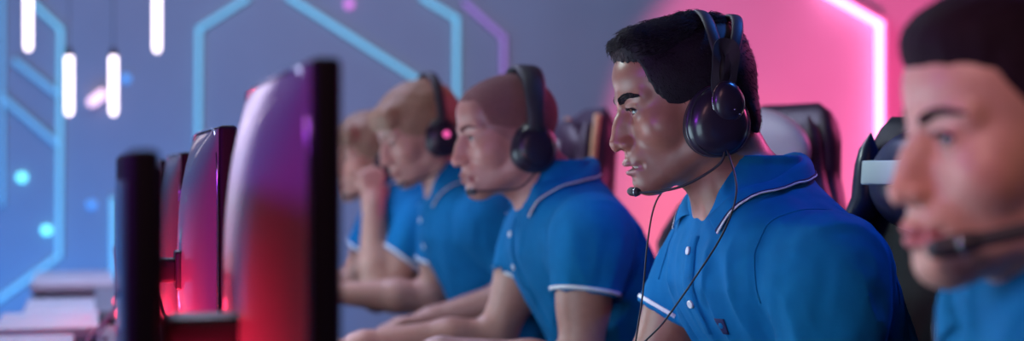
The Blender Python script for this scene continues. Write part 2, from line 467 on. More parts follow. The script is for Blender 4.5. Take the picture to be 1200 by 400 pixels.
def arm_field(P, sh, el, wr, hand, step):
    pts = [Vector(sh), Vector(el), Vector(wr)]; hd = Vector(hand['d']).normalized()
    allp = pts + [Vector(wr) + hd * .19]
    lo = [min(p[i] for p in allp) - .08 for i in range(3)]; hi = [max(p[i] for p in allp) + .08 for i in range(3)]
    f = Field(lo, hi, step); t = P.get('arm', 1.0)
    sh, el, wr = pts
    f.cap(sh, el, .048 * t, .040 * t, k=.02)
    m = sh.lerp(el, .45); f.ell(m + Vector((0, .008, 0)), (.044 * t, .046 * t, .07), .03)
    f.cap(el, el.lerp(wr, .35), .041 * t, .043 * t, k=.02)
    f.cap(el.lerp(wr, .35), wr, .043 * t, .0265 * t, k=.02)
    f.cap(wr, wr + hd * .02, .026 * t, .024 * t, k=.012)
    hand_into(f, wr, hand['d'], hand['s'], hand['n'], hand.get('curl', .45), hand.get('thumb', .4), hand.get('sc', 1.0))
    return f.mesh(1)

def snap(bvh, p, off=.003):
    loc, nrm, i, d = bvh.find_nearest(Vector(p))
    return loc + nrm * off

def make_person(P):
    root = empty('person', P['loc'], P['rz'], P['label'], 'person', None)
    H = Matrix.Translation(P['head']) @ Euler((0, 0, P['yaw'])).to_matrix().to_4x4() @ Euler((-P['pitch'], P.get('roll', 0), 0), 'XYZ').to_matrix().to_4x4()
    lean = P.get('lean', 0); nb = Vector(P.get('neck', (0, .195 + lean, 1.075)))
    st = P['step']
    # head and neck, sculpted on a grid in head space
    f = Field((-.13, -.16, -.30), (.13, .15, .135), st)
    sculpt_head(f, P)
    hc = H @ Vector((0, -.032, -.055)); hj = H @ Vector((0, -.012, -.085))
    f.frame(H)
    nr = P.get('neck_r', .060)
    f.cap(nb, hc, nr * 1.04, nr * .97, k=.022); f.cap(nb + Vector((0, .018, -.01)), hj, nr * .88, nr * .72, k=.02)
    for sg in (-1, 1):
        f.noframe()
        a = H @ Vector((.062 * sg, -.025, -.045)); f.frame(H)
        f.cap(a, nb + Vector((.018 * sg, .062, -.02)), .013, .011, k=.022)
    f.func((-.2, -.1, .95), (.2, .4, 1.13), torso_fn(P, -.006), .03)
    f.noframe()
    V, Q = f.mesh(1)
    L = V.copy(); Hn = np.array(H); V = V @ Hn[:3, :3].T + Hn[:3, 3]
    cols = head_color(L, P['skin'], P)
    parts = [(V, Q)]
    for a in P['arms']:
        parts.append(arm_field(P, a['sh'], a['el'], a['wr'], a['hand'], P.get('arm_step', .004)))
    ft = Field((-.24, -.14, .42), (.24, .40 + lean, 1.14), .012); ft.func((-.24, -.2, .4), (.24, .4 + lean, 1.12), torso_fn(P, -.02), .01)
    parts.append(ft.mesh(1))
    VV, QQ = join(parts)
    C = np.tile(np.array(P['skin'], float), (len(VV), 1)); C[:len(cols)] = cols
    me = mesh_np('body', VV, QQ); colattr(me, 'pigment', C)
    body = link('body', me, root, [mat('skin', P['skin'], P.get('gloss', .42), attr='pigment', noise=.07, nscale=60, bump=.25, bscale=700, sss=.12, bdist=.0006)])
    # eyes
    for sg in (-1, 1):
        mb = []; V = []; F = []; mi = []; n = 28; gx = P.get('gaze', (0, 0))
        Rm = Euler((-gx[1], 0, gx[0])).to_matrix()
        rings = [0, .10, .20, .38, .54, .56, .8, 1.2, 1.7, 2.3, math.pi]
        for a in rings:
            rr = .0120 + (.0006 if a < .54 else 0)
            for k in range(n):
                b = 2 * math.pi * k / n; p = Rm @ Vector((math.sin(a) * math.cos(b), math.cos(a), math.sin(a) * math.sin(b))) * rr
                V.append(H @ (p + Vector((.031 * sg, .0705, 0))))
        for i in range(len(rings) - 1):
            for k in range(n):
                F.append((i * n + k, i * n + (k + 1) % n, (i + 1) * n + (k + 1) % n, (i + 1) * n + k)); mi.append(2 if i < 2 else (1 if i < 4 else 0))
        e = link('eye', mesh_np('eye', V, F), root, [M['eye_white'], M['iris'], M['pupil']])
        e.data.polygons.foreach_set('material_index', mi)
        if P.get('lashes', True):
            op = P.get('eye_open', 1.0); pts = []
            for k in range(17):
                t = -.95 + 1.9 * k / 16; az = R(9 + 50 * t); el = R(1 + 2 * t + 19.5 * op * max(0, 1 - t * t) ** .75); r_ = .0156
                pts.append(H @ Vector((sg * (.031 + r_ * math.cos(el) * math.sin(az)), .0705 + r_ * math.cos(el) * math.cos(az), r_ * math.sin(el))))
            mbl = MB().tube(pts, [.0003 + .0006 * math.sin(math.pi * k / 16) ** .5 for k in range(17)], 6)
            for k in range(2, 17):
                o = pts[k]; d = (H.to_3x3() @ Vector((sg * .35 * (k / 16), 1, -.05))).normalized(); u = (H.to_3x3() @ Vector((0, 0, 1)))
                mbl.tube([o, o + d * .004, o + d * .0065 + u * .0022], [.0004, .0003, .0001], 5)
            mbl.build('eyelashes', P['hair_mat'], root)
    if P.get('open', 0) > 0:
        mb = MB(); rows = []
        for i in range(13):
            a = -1 + i / 6
            y = .0895 - .016 * a * a
            rows.append([H @ Vector((.019 * a, y, -.0715)), H @ Vector((.019 * a, y + .001 + (.0008 if i % 2 else 0), -.0745)), H @ Vector((.019 * a, y - .001, -.0785)), H @ Vector((.019 * a, y - .004, -.0785)), H @ Vector((.019 * a, y - .004, -.0715))])
        mb.grid(rows, close_v=True).build('teeth', M['teeth'], root)
    hb = BVHTree.FromPolygons([tuple(v) for v in L.tolist()], [tuple(q) for q in parts[0][1].tolist()])
    # eyebrows : short tapered hairs lying on the brow
    rg = random.Random(7)
    for sg in (-1, 1):
        mb = MB(); bw = P.get('brow', 1.0)
        for i in range(int(P.get('brow_n', 420))):
            t = rg.random(); th = (.0042 * (1 - t) ** .5 * (.55 + .45 * min(1, t * 8)) + .0006) * bw
            bx = .0105 + .040 * t; bz = .0155 + .0080 * math.sin(min(1, t * 1.35) * math.pi * .62) - .004 * max(0, t - .6) + rg.uniform(-th, th)
            hit = hb.ray_cast(Vector((bx * sg, .2, bz)), Vector((0, -1, 0)))
            if hit[0] is None: continue
            p = hit[0]; nr_ = hit[1]
            dr = Vector((sg * (.8 + t), -.5, .55 - 1.0 * t)).normalized(); dr = (dr - nr_ * dr.dot(nr_)).normalized()
            ln = .0075 * (1 - .25 * t); sd = dr.cross(nr_).normalized() * .00036 * P.get('brow_w', 1.0)
            a = p - nr_ * .0004; m = p + dr * ln * .5 + nr_ * .0009; e = p + dr * ln + nr_ * .0003
            V = [a - sd, a + sd, m + sd, m - sd, e, m + nr_ * .0007, a + nr_ * .0007]
            V = [H @ v for v in V]
            mb.add(V, [(0, 1, 2, 3), (3, 2, 4), (0, 3, 5, 6), (1, 6, 5, 2), (3, 4, 5), (2, 5, 4)])
        mb.build('eyebrow', P['hair_mat'], root)
    # hair
    if P.get('hair_fn'):
        fh = Field((-.115, -.155, -.16 if not P.get('long') else -.2), (.115, .14, .175), P.get('hair_step', st * 1.2))
        P['hair_fn'](fh)
        V, Q = fh.mesh(1); Lh = V
        if P.get('strands'):
            P['strands'](P, H, root, V, Q)
        V = V @ Hn[:3, :3].T + Hn[:3, 3]
        link('hair', mesh_np('hair', V, Q), root, [P['hair_mat']])
    # shirt
    ss = P.get('shirt_step', .005)
    ys = .42 + lean
    f = Field((-.33, -.14, .50), (.33, ys, 1.20), ss)
    f.func((-.3, -.2, .46), (.3, ys, 1.2), torso_fn(P, .006), .01, norm=True)
    wid = P.get('wide', 1.0)
    for a in P['arms']:
        sh = Vector(a['sh']); el = Vector(a['el']); tt = P.get('arm', 1.0)
        he = sh.lerp(el, a.get('sleeve', .68)); ud = (el - sh).normalized()
        fld = Vector((0, 0, 0))
        f.ell(sh + Vector((0, 0, -.005)), (.064, .066, .062), .06)
        f.cap(sh, he, .069 * tt, .065 * tt * a.get('flare', 1.0), k=.03)
        f.cap(sh.lerp(el, .2) + Vector((0, .0, 0)), sh * .6 + Vector((0, P.get('chest_y', .16) + lean, .95)) * .4, .06, .06, k=.04)
        # cut at the hem, then hollow the opening
        lo = [he[i] - .13 for i in range(3)]; hi = [he[i] + .13 for i in range(3)]
        n = (ud.x, ud.y, ud.z); c = (he.x, he.y, he.z); sx = 1 if sh.x > 0 else -1
        def cut(X, Y, Z, n=n, c=c, sh=sh):
            pl = -((X - c[0]) * n[0] + (Y - c[1]) * n[1] + (Z - c[2]) * n[2])
            rad = np.sqrt((X - c[0]) ** 2 + (Y - c[1]) ** 2 + (Z - c[2]) ** 2) - .098
            return np.maximum(pl, rad)
        f.func(lo, hi, cut, .004, 's')
        f.cap(he - ud * .015, he + ud * .03, .057 * tt * a.get('flare', 1.0), .058 * tt * a.get('flare', 1.0), k=.003, op='s')
    for (a, b, r1, r2, k) in P.get('folds_out', []): f.cap(a, b, r1, r2, k=k)
    for (a, b, r1, r2, k) in P.get('folds_in', []): f.cap(a, b, r1, r2, k=k, op='s')
    sd = P.get('seed', 1)
    fa = P.get('fold_amp', 1.0)
    f.disp(lambda X, Y, Z: fa * (.0045 * np.abs(sines(X * .9, Y, Z * .35, 36, sd)) ** .8 * 1.6 - .003 + .0030 * np.abs(sines(X * .8, Y * .8, Z * .6, 60, sd + 9))) * np.clip((1.09 - Z) / .09, 0, 1) + .0009 * sines(X, Y, Z * .5, 95, sd + 3))
    V, Q = f.mesh(1)
    me = mesh_np('shirt', V, Q); shirt = link('polo_shirt', me, root, [M['shirt']])
    sb = BVHTree.FromPolygons([tuple(v) for v in V.tolist()], [tuple(q) for q in Q.tolist()])
    # collar: stand, fold, leaf lying on the shirt
    cy = nb.y + .012; cz = 1.108 + P.get('collar_dz', 0); rx = nr * 1.16; ry = nr * 1.26
    tip = P.get('collar_tip', 1.0); NP = 57; rows = []; trims = []
    fw = P.get('collar_fwd', 0)
    for i in range(NP):
        ph = R(-152) + R(304) * i / (NP - 1)          # 0 = back of the neck
        s_, c_ = math.sin(ph), math.cos(ph)
        front = max(0, (abs(math.degrees(ph)) - 95) / 57)
        top = Vector((rx * s_, cy - ry * c_ + fw * (1 - c_) * .5, cz + .048 * c_))
        inner = top + Vector((-.1 * rx * s_, .1 * ry * c_, -.028))
        pl = ph * (1 - .22 * front); sl_, cl_ = math.sin(pl), math.cos(pl)
        lowr = Vector((rx * sl_ + .027 * sl_, cy - (ry + .016 + .008 * (cl_ < 0)) * cl_ + fw * (1 - cl_) * .5, cz + .048 * cl_ - .030 - .020 * tip * front ** 1.5))
        q = snap(sb, lowr, .0045)
        low = q
        out = [inner, top + Vector((-.002 * s_, .002 * c_, -.004)), top]
        for t in (.18, .4, .62, .82, 1.0):
            m = top.lerp(low, t) + Vector((s_, -c_, .6)) * (.007 * math.sin(math.pi * min(1, t * 1.1 + .05)))
            g = sb.find_nearest(m)
            if (m - g[0]).dot(g[1]) < .004: m = g[0] + g[1] * (.0045)
            out.append(m)
        rows.append(out); trims.append(out[-3:])
    mb = MB(); mb.grid(rows)
    col = mb.build('collar', [M['shirt']], shirt)
    md = col.modifiers.new('thick', 'SOLIDIFY'); md.thickness = .0022; md.offset = 1
    sbd = col.modifiers.new('s', 'SUBSURF'); sbd.levels = 1; sbd.render_levels = 1
    if P.get('trim', True):
        for (nm, mt, t0, t1) in (('collar_navy_stripe', M['navy'], .62, .80), ('collar_white_stripe', M['white_trim'], .84, 1.0)):
            rr = []
            for o in rows:
                a = o[-2]; b = o[-1]; cpt = o[-3]
                nrm = (b - a)
                g = sb.find_nearest(b); n_ = g[1]
                full = (b - cpt)
                p = cpt + full * (t0 * 1.0); q = cpt + full * t1
                rr.append([p + n_ * .0030, q + n_ * .0030, q + n_ * .0010, p + n_ * .0010])
            MB().grid(rr, close_v=True).build(nm, mt, col)
    # placket with buttons
    w = .016; rr = []; bt = []; px_ = P.get('placket_x', 0)
    yc = cy + ry + .05
    for i in range(14):
        z = cz - .070 - i * .0105
        def pr(x, off):
            h = sb.ray_cast(Vector((x, 0.9, z)), Vector((0, -1, 0)))
            return h[0] + h[1] * off if h[0] is not None else Vector((x, yc, z))
        row = [pr(px_ - w, -.001), pr(px_ - w, .0022), pr(px_ - w * .4, .0026), pr(px_ + w * .4, .0026), pr(px_ + w, .0022), pr(px_ + w, -.001)]
        rr.append(row)
        if i in P.get('buttons', (3, 9)): bt.append((pr(px_, .0035), z))
    pk = MB().grid(rr).build('placket', M['shirt'], shirt)
    for (p, z) in bt:
        g = sb.find_nearest(p); q = g[1].to_track_quat('Z', 'Y').to_matrix().to_4x4(); q.translation = p
        lathe(MB(), [(0, .0012), (.0022, .0010), (.0045, .0020), (.0056, .0018), (.0060, .0006), (.0060, -.001), (0, -.001)], 20, q).build('button', M['button'], shirt)
    # sleeve trims and armhole seams
    for a in P['arms']:
        sh = Vector(a['sh']); el = Vector(a['el']); tt = P.get('arm', 1.0); ud = (el - sh).normalized(); he = sh.lerp(el, a.get('sleeve', .68))
        u = ud.cross(Vector((0, 1, 0))).normalized(); v = ud.cross(u)
        ring = []; ring2 = []; ring3 = []
        for k in range(40):
            b = 2 * math.pi * k / 40; dr = u * math.cos(b) + v * math.sin(b)
            for (lst, bk) in ((ring, .003), (ring2, .009)):
                o = he - ud * bk; h = sb.ray_cast(o + dr * .12, -dr)
                lst.append((h[0] if h[0] is not None and (h[0] - o).length < .10 else o + dr * .064 * tt))
            lst = None
        rr = [[p + (p - he).normalized() * .0012 for p in ring], ring2]
        rows = []
        for k in range(40):
            o1 = (ring[k] - he).normalized()
            rows.append([ring[k] + o1 * .0018, ring2[k] + o1 * .0018, ring2[k] - o1 * .001, ring[k] - o1 * .001])
        MB().grid(rows, close_u=True, close_v=True).build('sleeve_trim', M['white_trim'], shirt)
        if P.get('seams', True):
            sx = 1 if sh.x > 0 else -1; pts = []
            for k in range(48):
                b = R(-115) + R(230) * k / 47
                o = Vector((sh.x - sx * (.040 + .012 * math.cos(b)), sh.y + math.sin(b) * .02, sh.z - .01))
                dr = Vector((sx * .15, math.sin(b), math.cos(b))).normalized()
                h = sb.ray_cast(o + dr * .2, -dr)
                if h[0] is not None and (h[0] - o).length < .13: pts.append(h[0] + h[1] * .0004)
            if len(pts) > 8: MB().tube(pts, .0011, 6).build('armhole_seam', M['shirt'], shirt)
    if P.get('logo'):
        rr = []
        lx, lz_ = P['logo']
        for i in range(6):
            row = []
            for j in range(6):
                h = sb.ray_cast(Vector((lx + (j - 2.5) * .0034, .9, lz_ + (i - 2.5) * .0042)), Vector((0, -1, 0)))
                row.append(h[0] + h[1] * .0012)
            rr.append(row)
        lg = MB().grid(rr).build('logo_patch', M['navy'], shirt); lg.modifiers.new('t', 'SOLIDIFY').thickness = .001
        h = sb.ray_cast(Vector((lx, .9, lz_ + .001)), Vector((0, -1, 0)))
        q = h[1].to_track_quat('Z', 'Y').to_matrix().to_4x4(); q.translation = h[0] + h[1] * .0022
        lathe(MB(), [(0, .0006), (.0022, .0006), (.0034, .0002), (.0046, .0002), (.0046, -.0004), (0, -.0004)], 6, q).build('logo_emblem', M['shirt'], lg)
    # trousers and shoes (one pair of seated legs)
    ft = Field((-.26, -.14, .06), (.26, .66, .62), .012)
    for sg in (-1, 1):
        ft.cap((.09 * sg, .04, .53), (.13 * sg, .47, .53), .095, .07, k=.03); ft.cap((.13 * sg, .47, .53), (.12 * sg, .44, .10), .068, .05, k=.02)
    ft.ell((0, .03, .54), (.185, .13, .10), .03)
    V, Q = ft.mesh(1); link('trousers', mesh_np('t', V, Q), root, [M['trouser']])
    for sg in (-1, 1):
        ft = Field((-.2, .3, -.01), (.2, .68, .16), .008); ft.ell((.12 * sg, .50, .035), (.045, .125, .034), .02); ft.cap((.12 * sg, .44, .11), (.12 * sg, .44, .05), .045, .05, k=.02)
        V, Q = ft.mesh(1); link('shoe', mesh_np('t', V, Q), root, [M['matte']])
    return root, H, body, sb, hb

# ------------------------------------------------------------------ hair shapes (head space)
def cranial_cut(f, top, temple, back_z):
    """removes hair in front of the hairline: forehead, temples, face and neck"""
    def fn(X, Y, Z):
        ax_ = np.abs(X)
        # hairline height as a function of depth: forehead -> temple notch -> sideburn -> nape
        side = np.interp(Y, [-.12, -.085, -.05, -.022, .000, .012, .024, .036, .048, .057, .065, .12],
                         [back_z, back_z, back_z + .005, -.02, -.03, -.036, -.024, -.006, temple - .018, temple, top, top + .002])
        wig = .0025 * np.sin(X * 420 + Y * 300) + .002 * np.sin(Y * 900 + X * 111)
        return (Z - side + wig) * .8
    f.func((-.2, -.2, -.3), (.2, .2, .2), fn, .006, 's')
def hair_quiff(f):
    # faded sides under a longer top swept to the front
    f.ell((0, -.012, .028), (.0785, .0985, .081), .01)
    f.ell((0, -.078, -.040), (.052, .022, .035), .03)
    f.ell((0, .032, .046), (.0640, .0590, .0510), .01)
    f.sym('ell', (.052, .030, .030), (.0165, .030, .034), k=.02)
    cranial_cut(f, .072, .034, -.072)
    f.ell((0, -.018, .064), (.063, .084, .050), .016)
    f.ell((0, .034, .083), (.050, .042, .027), .02)
    f.cap((-.036, .056, .086), (.036, .058, .086), .0160, .0155, k=.02)
    f.cap((-.024, .070, .088), (.030, .072, .090), .0105, .0105, k=.014)
    f.disp(lambda X, Y, Z: (.0026 * sines(X, Y * .3, Z * .5, 130, 5) + .0014 * sines(X, Y * .35, Z, 330, 6)) * np.clip((Z - .045) / .03, 0.12, 1))
def hair_buzz(f):
    f.ell((0, -.010, .032), (.0762, .0967, .0822), .008)
    f.ell((0, .034, .046), (.0612, .0592, .0492), .02)
    cranial_cut(f, .068, .036, -.06)
def hair_short(f):
    f.ell((0, -.016, .033), (.085, .108, .092), .01)
    f.ell((0, -.085, -.035), (.06, .03, .05), .03)
    cranial_cut(f, .050, .022, -.085)
    f.cap((-.045, .066, .068), (.045, .070, .066), .024, .024, k=.02)
    f.cap((-.05, .072, .048), (.03, .086, .044), .014, .012, k=.02)
    f.disp(lambda X, Y, Z: .003 * sines(X, Y * .4, Z * .5, 110, 8) + .0015 * sines(X, Y * .5, Z, 300, 9))
def hair_light(f):
    hair_short(f)
def hair_pulled(f):
    # long hair combed back over the ears to a low bun
    f.ell((0, -.016, .038), (.0815, .106, .094), .01)
    f.ell((0, -.070, -.020), (.070, .055, .060), .03)
    def fn(X, Y, Z):
        side = np.interp(Y, [-.12, -.05, -.02, .00, .02, .035, .05, .07, .09], [-.10, -.06, -.035, -.010, .008, .022, .036, .050, .058])
        return (Z - side) * .8
    f.func((-.2, -.2, -.3), (.2, .2, .2), fn, .022, 's')
    f.ell((0, .034, .080), (.060, .061, .038), .02)
    f.ell((0, -.125, -.015), (.036, .032, .036), .012)
    f.disp(lambda X, Y, Z: .0016 * sines(X, Y * .3, Z * .3, 200, 12))

def quiff_strands(P, H, root, V, Q):
    rg = random.Random(11); b = BVHTree.FromPolygons([tuple(v) for v in V.tolist()], [tuple(q) for q in Q.tolist()])
    mb = MB()
    for i in range(5200):
        th = rg.uniform(0, 2 * math.pi); r_ = math.sqrt(rg.random()); o = Vector((r_ * .064 * math.cos(th), .012 + r_ * .088 * math.sin(th), .3))
        h = b.ray_cast(o, Vector((0, 0, -1)))
        if h[0] is None or h[0].z < .062 or h[1].z < .15: continue
        p, n = h[0], h[1]
        flow = Vector((.25 * math.sin(p.y * 60) + rg.uniform(-.35, .35), 1.0 if p.y > -.05 else -.4, -.15)).normalized()
        flow = (flow - n * flow.dot(n)).normalized()
        L = rg.uniform(.012, .024) * (.6 if p.y > .055 else 1); up = rg.uniform(.15, .5)
        a = p - n * .002; m = p + flow * L * .5 + n * L * up * .7; e = p + flow * L + n * L * up * .55 + Vector((rg.uniform(-.003, .003), 0, 0))
        sd = flow.cross(n).normalized() * .00055
        VV = [a - sd, a + sd, m + sd * .9, m - sd * .9, e, m + n * .0006, a + n * .0006]
        mb.add([H @ v for v in VV], [(0, 1, 2, 3), (3, 2, 4), (0, 3, 5, 6), (1, 6, 5, 2), (3, 4, 5), (2, 5, 4)])
    # short fuzzy fringe along sides, napes and sideburns
    for i in range(2600):
        th = rg.uniform(0, 2 * math.pi); z = rg.uniform(-.07, .10)
        o = Vector((math.cos(th) * .2, -.015 + math.sin(th) * .2, z)); h = b.ray_cast(o, Vector((-math.cos(th), -math.sin(th), 0)))
        if h[0] is None: continue
        p, n = h[0], h[1]
        flow = Vector((0, -.5, -1)).normalized(); flow = (flow - n * flow.dot(n)).normalized(); L = rg.uniform(.003, .007) + max(0, z - .05) * .08
        a = p - n * .001; m = p + flow * L * .5 + n * .0012; e = p + flow * L + n * .0016; sd = flow.cross(n).normalized() * .0004
        mb.add([H @ v for v in [a - sd, a + sd, m + sd, m - sd, e, m + n * .0005, a + n * .0005]], [(0, 1, 2, 3), (3, 2, 4), (0, 3, 5, 6), (1, 6, 5, 2), (3, 4, 5), (2, 5, 4)])
    mb.build('hair_strands', P['hair_mat'], root)

# ------------------------------------------------------------------ headsets (head space, parented to an empty at the head)
def headset(P, root, H, style, label, color=None):
    e = empty('gaming_headset'); tag(e, label, 'headset', 'gaming headsets worn by the team')
    Wm = Matrix.Translation(P['loc']) @ Matrix.Rotation(P['rz'], 4, 'Z') @ H
    e.matrix_world = Wm
    gl, mt = M['gloss'], M['matte']
    cy, cz = P.get('cup', (-.030, -.028)); tilt = P.get('band_tilt', .30)
    B = Matrix.Translation((0, cy, cz)) @ Matrix.Rotation(tilt, 4, 'X')       # band frame, z towards the crown
    hx = .093; top = P.get('band_top', .150)
    def arc(off=0.0, yo=0.0, n=41, a0=0, a1=180, wx=0.0):
        pts = []
        for i in range(n):
            a = R(a0 + (a1 - a0) * i / (n - 1)); c, s_ = math.cos(a), math.sin(a)
            x = (hx + off) * math.copysign(abs(c) ** .80, c); z = .03 + (top - .03 + off) * abs(s_) ** .85
            pts.append(B @ Vector((x, yo(a) if callable(yo) else yo, z)))
        return pts
    def strap(name, yo, w, th, m, a0=0, a1=180, n=41, off=0):
        # flat band with rounded section
        c0 = arc(off, yo, n, a0, a1); yd = (B.to_3x3() @ Vector((0, 1, 0)))
        rows = []
        for i, p in enumerate(c0):
            t = (c0[min(i + 1, n - 1)] - c0[max(i - 1, 0)]).normalized(); nr_ = t.cross(yd).normalized()
            ww = w(i / (n - 1)) if callable(w) else w
            row = []
            for k in range(12):
                b = 2 * math.pi * k / 12
                row.append(p + yd * ww * math.copysign(abs(math.cos(b)) ** .6, math.cos(b)) + nr_ * th * math.sin(b))
            rows.append(row)
        mb = MB().grid(rows, close_v=True)
        mb.f.append(tuple(range(11, -1, -1))); q = (n - 1) * 12; mb.f.append(tuple(q + k for k in range(12)))
        return mb.build(name, m, e)
    if style == 'split':
        sp = lambda sgn: (lambda a: sgn * .021 * max(0, math.sin(a) - .30) ** .6 * 1.45)
        strap('headband', sp(1), .0085, .0035, mt, off=.004)
        strap('headband', sp(-1), .0085, .0035, mt, off=.004)
        strap('inner_band', 0, .016, .0022, mt, 38, 142, off=-.006)
        for sg in (-1, 1):
            # flat flared yoke with an oval opening
            rows = []; n = 36
            for k in range(n):
                a = 2 * math.pi * k / n; c, s_ = math.cos(a), math.sin(a)
                wo = .0175 + .006 * max(0, s_); bend = -.010 * max(0, s_) ** 2
                o = (wo * math.copysign(abs(c) ** .7, c), .070 + .044 * math.copysign(abs(s_) ** .8, s_)); i_ = (.0085 * c, .070 + .021 * s_)
                rows.append([B @ Vector((sg * (hx + xo + bend), q[0], q[1])) for (xo, q) in ((.001, o), (.0065, o), (.0075, i_), (.001, i_))])
            MB().grid(rows, close_u=True, close_v=True).build('yoke', mt, e, angle=40)
    elif style == 'wide':
        strap('headband', 0, lambda t: .017 + .009 * math.sin(math.pi * t), .0085, mt, off=.003)
        strap('headband_cushion', 0, lambda t: .014 + .006 * math.sin(math.pi * t), .006, mt, 45, 135, off=-.010)
        for sg in (-1, 1):
            MB().box((0, 0, 0), (.007, .026, .05), .003, Matrix.Translation(B @ Vector((sg * (hx + .005), 0, .05))) @ B.to_3x3().to_4x4()).build('yoke', mt, e)
    else:
        strap('headband', 0, .013, .006, mt, off=.002)
        for sg in (-1, 1):
            MB().box((0, 0, 0), (.006, .02, .045), .002, Matrix.Translation(B @ Vector((sg * (hx + .003), 0, .05))) @ B.to_3x3().to_4x4()).build('yoke', mt, e)
    big = P.get('cup_size', 1.0)
    for sg in (-1, 1):
        # cup frame: local z outward, x forward, y up
        C = Matrix.Translation((sg * .073, cy, cz)) @ Matrix(((0, 0, sg, 0), (1, 0, 0, 0), (0, 1, 0, 0), (0, 0, 0, 1)))
        def egg(prof, n=48, sx=.045, sy=.049, dx=0, dy=0):
            rows = []
            for (r, z) in prof:
                row = []
                for k in range(n):
                    a = 2 * math.pi * k / n; c, s_ = math.cos(a), math.sin(a)
                    w = 1 - .10 * s_ - .05 * c * s_
                    row.append(C @ Vector((dx + r * sx * big * c * w, dy + r * sy * big * s_, z)))
                rows.append(row)
            return MB().grid(rows, close_v=True)
        cup = egg([(0, .0325), (.30, .0322), (.55, .0305), (.74, .0268), (.87, .021), (.93, .0165), (.94, .0150), (.975, .0145), (1.0, .0125), (1.0, .006), (.96, .003), (.9, .002), (0, .002)]).build('ear_cup', gl, e)
        egg([(.94, .004), (.99, .001), (1.0, -.005), (.96, -.011), (.88, -.013), (.72, -.0125), (.6, -.008), (.55, .0), (.6, .004)], 48).build('ear_pad', mt, cup)
        # raised oval badge at the upper rear with a bright ring
        if style == 'split':
            egg([(0, .0385), (.4, .0380), (.7, .0362), (.88, .033), (.96, .029), (1, .023), (1, .005), (0, .005)], 36, .0235, .0285, -.016, .0245).build('cup_badge', gl, cup)
            pts = [C @ Vector((-.016 + .0222 * math.cos(a) * (1 - .1 * math.sin(a)), .0245 + .0270 * math.sin(a), .0312)) for a in [2 * math.pi * k / 40 for k in range(40)]]
            MB().tube(pts, .0006, 6, True).build('badge_ring', M['chrome'], cup)
            pts = [C @ Vector((-.002 + .0455 * math.cos(a) * (1 - .1 * math.sin(a)) * big * .90, .053 * math.sin(a) * big * .90, .0205)) for a in [2 * math.pi * k / 48 for k in range(48)]]
            MB().tube(pts, .0007, 6, True).build('cup_ring', M['matte'], cup)
            for (yy, zz) in ((-.021, .012), (-.026, .004), (-.0245, .020)):
                lathe(MB(), [(0, .0016), (.0012, .0010), (.0017, 0), (0, 0)], 10, Matrix.Translation(C @ Vector((yy, zz, .0365))) @ Matrix.Rotation(R(90) * sg, 4, 'Y')).build('cup_stud', M['chrome'], cup)
        else:
            rr = [C @ Vector((.034 * math.cos(a), .040 * math.sin(a), .0285)) for a in [2 * math.pi * k / 36 for k in range(36)]]
            MB().tube(rr, .0016, 6, True).build('cup_ring', gl, cup)
        if color:
            lathe(MB(), [(0, .001), (.006, .001), (.008, 0), (.008, -.004), (0, -.004)], 20, C @ Matrix.Translation((-.006, .006, .034))).build('cup_light', color, cup)
    # boom microphone on the left cup
    bt = P.get('boom', [(-.098, cy + .010, cz - .048), (-.088, cy + .042, cz - .072), (-.066, .062, -.102), (-.046, .098, -.100)])
    bp = spline(bt, 12)
    boom = MB().tube(bp, P.get('boom_r', .0019), 10).build('microphone_boom', mt, e)
    d = (bp[-1] - bp[-3]).normalized(); q = d.to_track_quat('Z', 'Y').to_matrix().to_4x4(); q.translation = bp[-1]; ms = P.get('mic', 1.0)
    ml = P.get('mic_len', 1.0)
    lathe(MB(), [(0, -.010 * ml), (.0045, -.0095 * ml), (.0062, -.006 * ml), (.0068, 0), (.0064, .006 * ml), (.0045, .0095 * ml), (0, .0105 * ml)], 20,
          q @ Matrix.Scale(ms, 4)).build('microphone', mt, boom)
    rp = [q @ Vector((.0064 * ms * math.cos(a), .0064 * ms * math.sin(a), -.0035 * ms)) for a in [2 * math.pi * k / 24 for k in range(24)]]
    MB().tube(rp, .0009 * ms, 6, True).build('microphone_ring', M['chrome'], boom)
    inv = Wm.inverted()
    for hp, pts in P.get('cables_head', []):
        MB().tube(spline([Vector(p) for p in hp] + [inv @ Vector(p) for p in pts], 12), .0013, 8).build('cable', M['matte'], e)
    return e

# ------------------------------------------------------------------ people
LEFTH = dict(d=(0, 1, -.05), s=(1, 0, 0), n=(0, 0, -1)); RIGHTH = dict(d=(0, 1, -.05), s=(-1, 0, 0), n=(0, 0, -1))
def hd(d, s, n, **k): return dict(d=d, s=s, n=n, **k)
hair_dark = mat('hair_near_black', (0.010, 0.006, 0.012), .62, spec=.25, noise=.4, nscale=300, bump=.3, bscale=500)
people = []
def arms_rest(lx=.22, ly=.50, dz=0):
    return [dict(sh=(-.190, .160, 1.000), el=(-.235, .19, .770), wr=(-.16, .44, .80), hand=hd((.25, 1, -.08), (1, -.2, 0), (0, 0, -1)), sleeve=.80),
            dict(sh=(.195, .175, 1.015), el=(.225, .30, .785), wr=(.14, .54, .80), hand=hd((-.15, 1, -.08), (-1, 0, 0), (0, 0, -1)), sleeve=.50)]

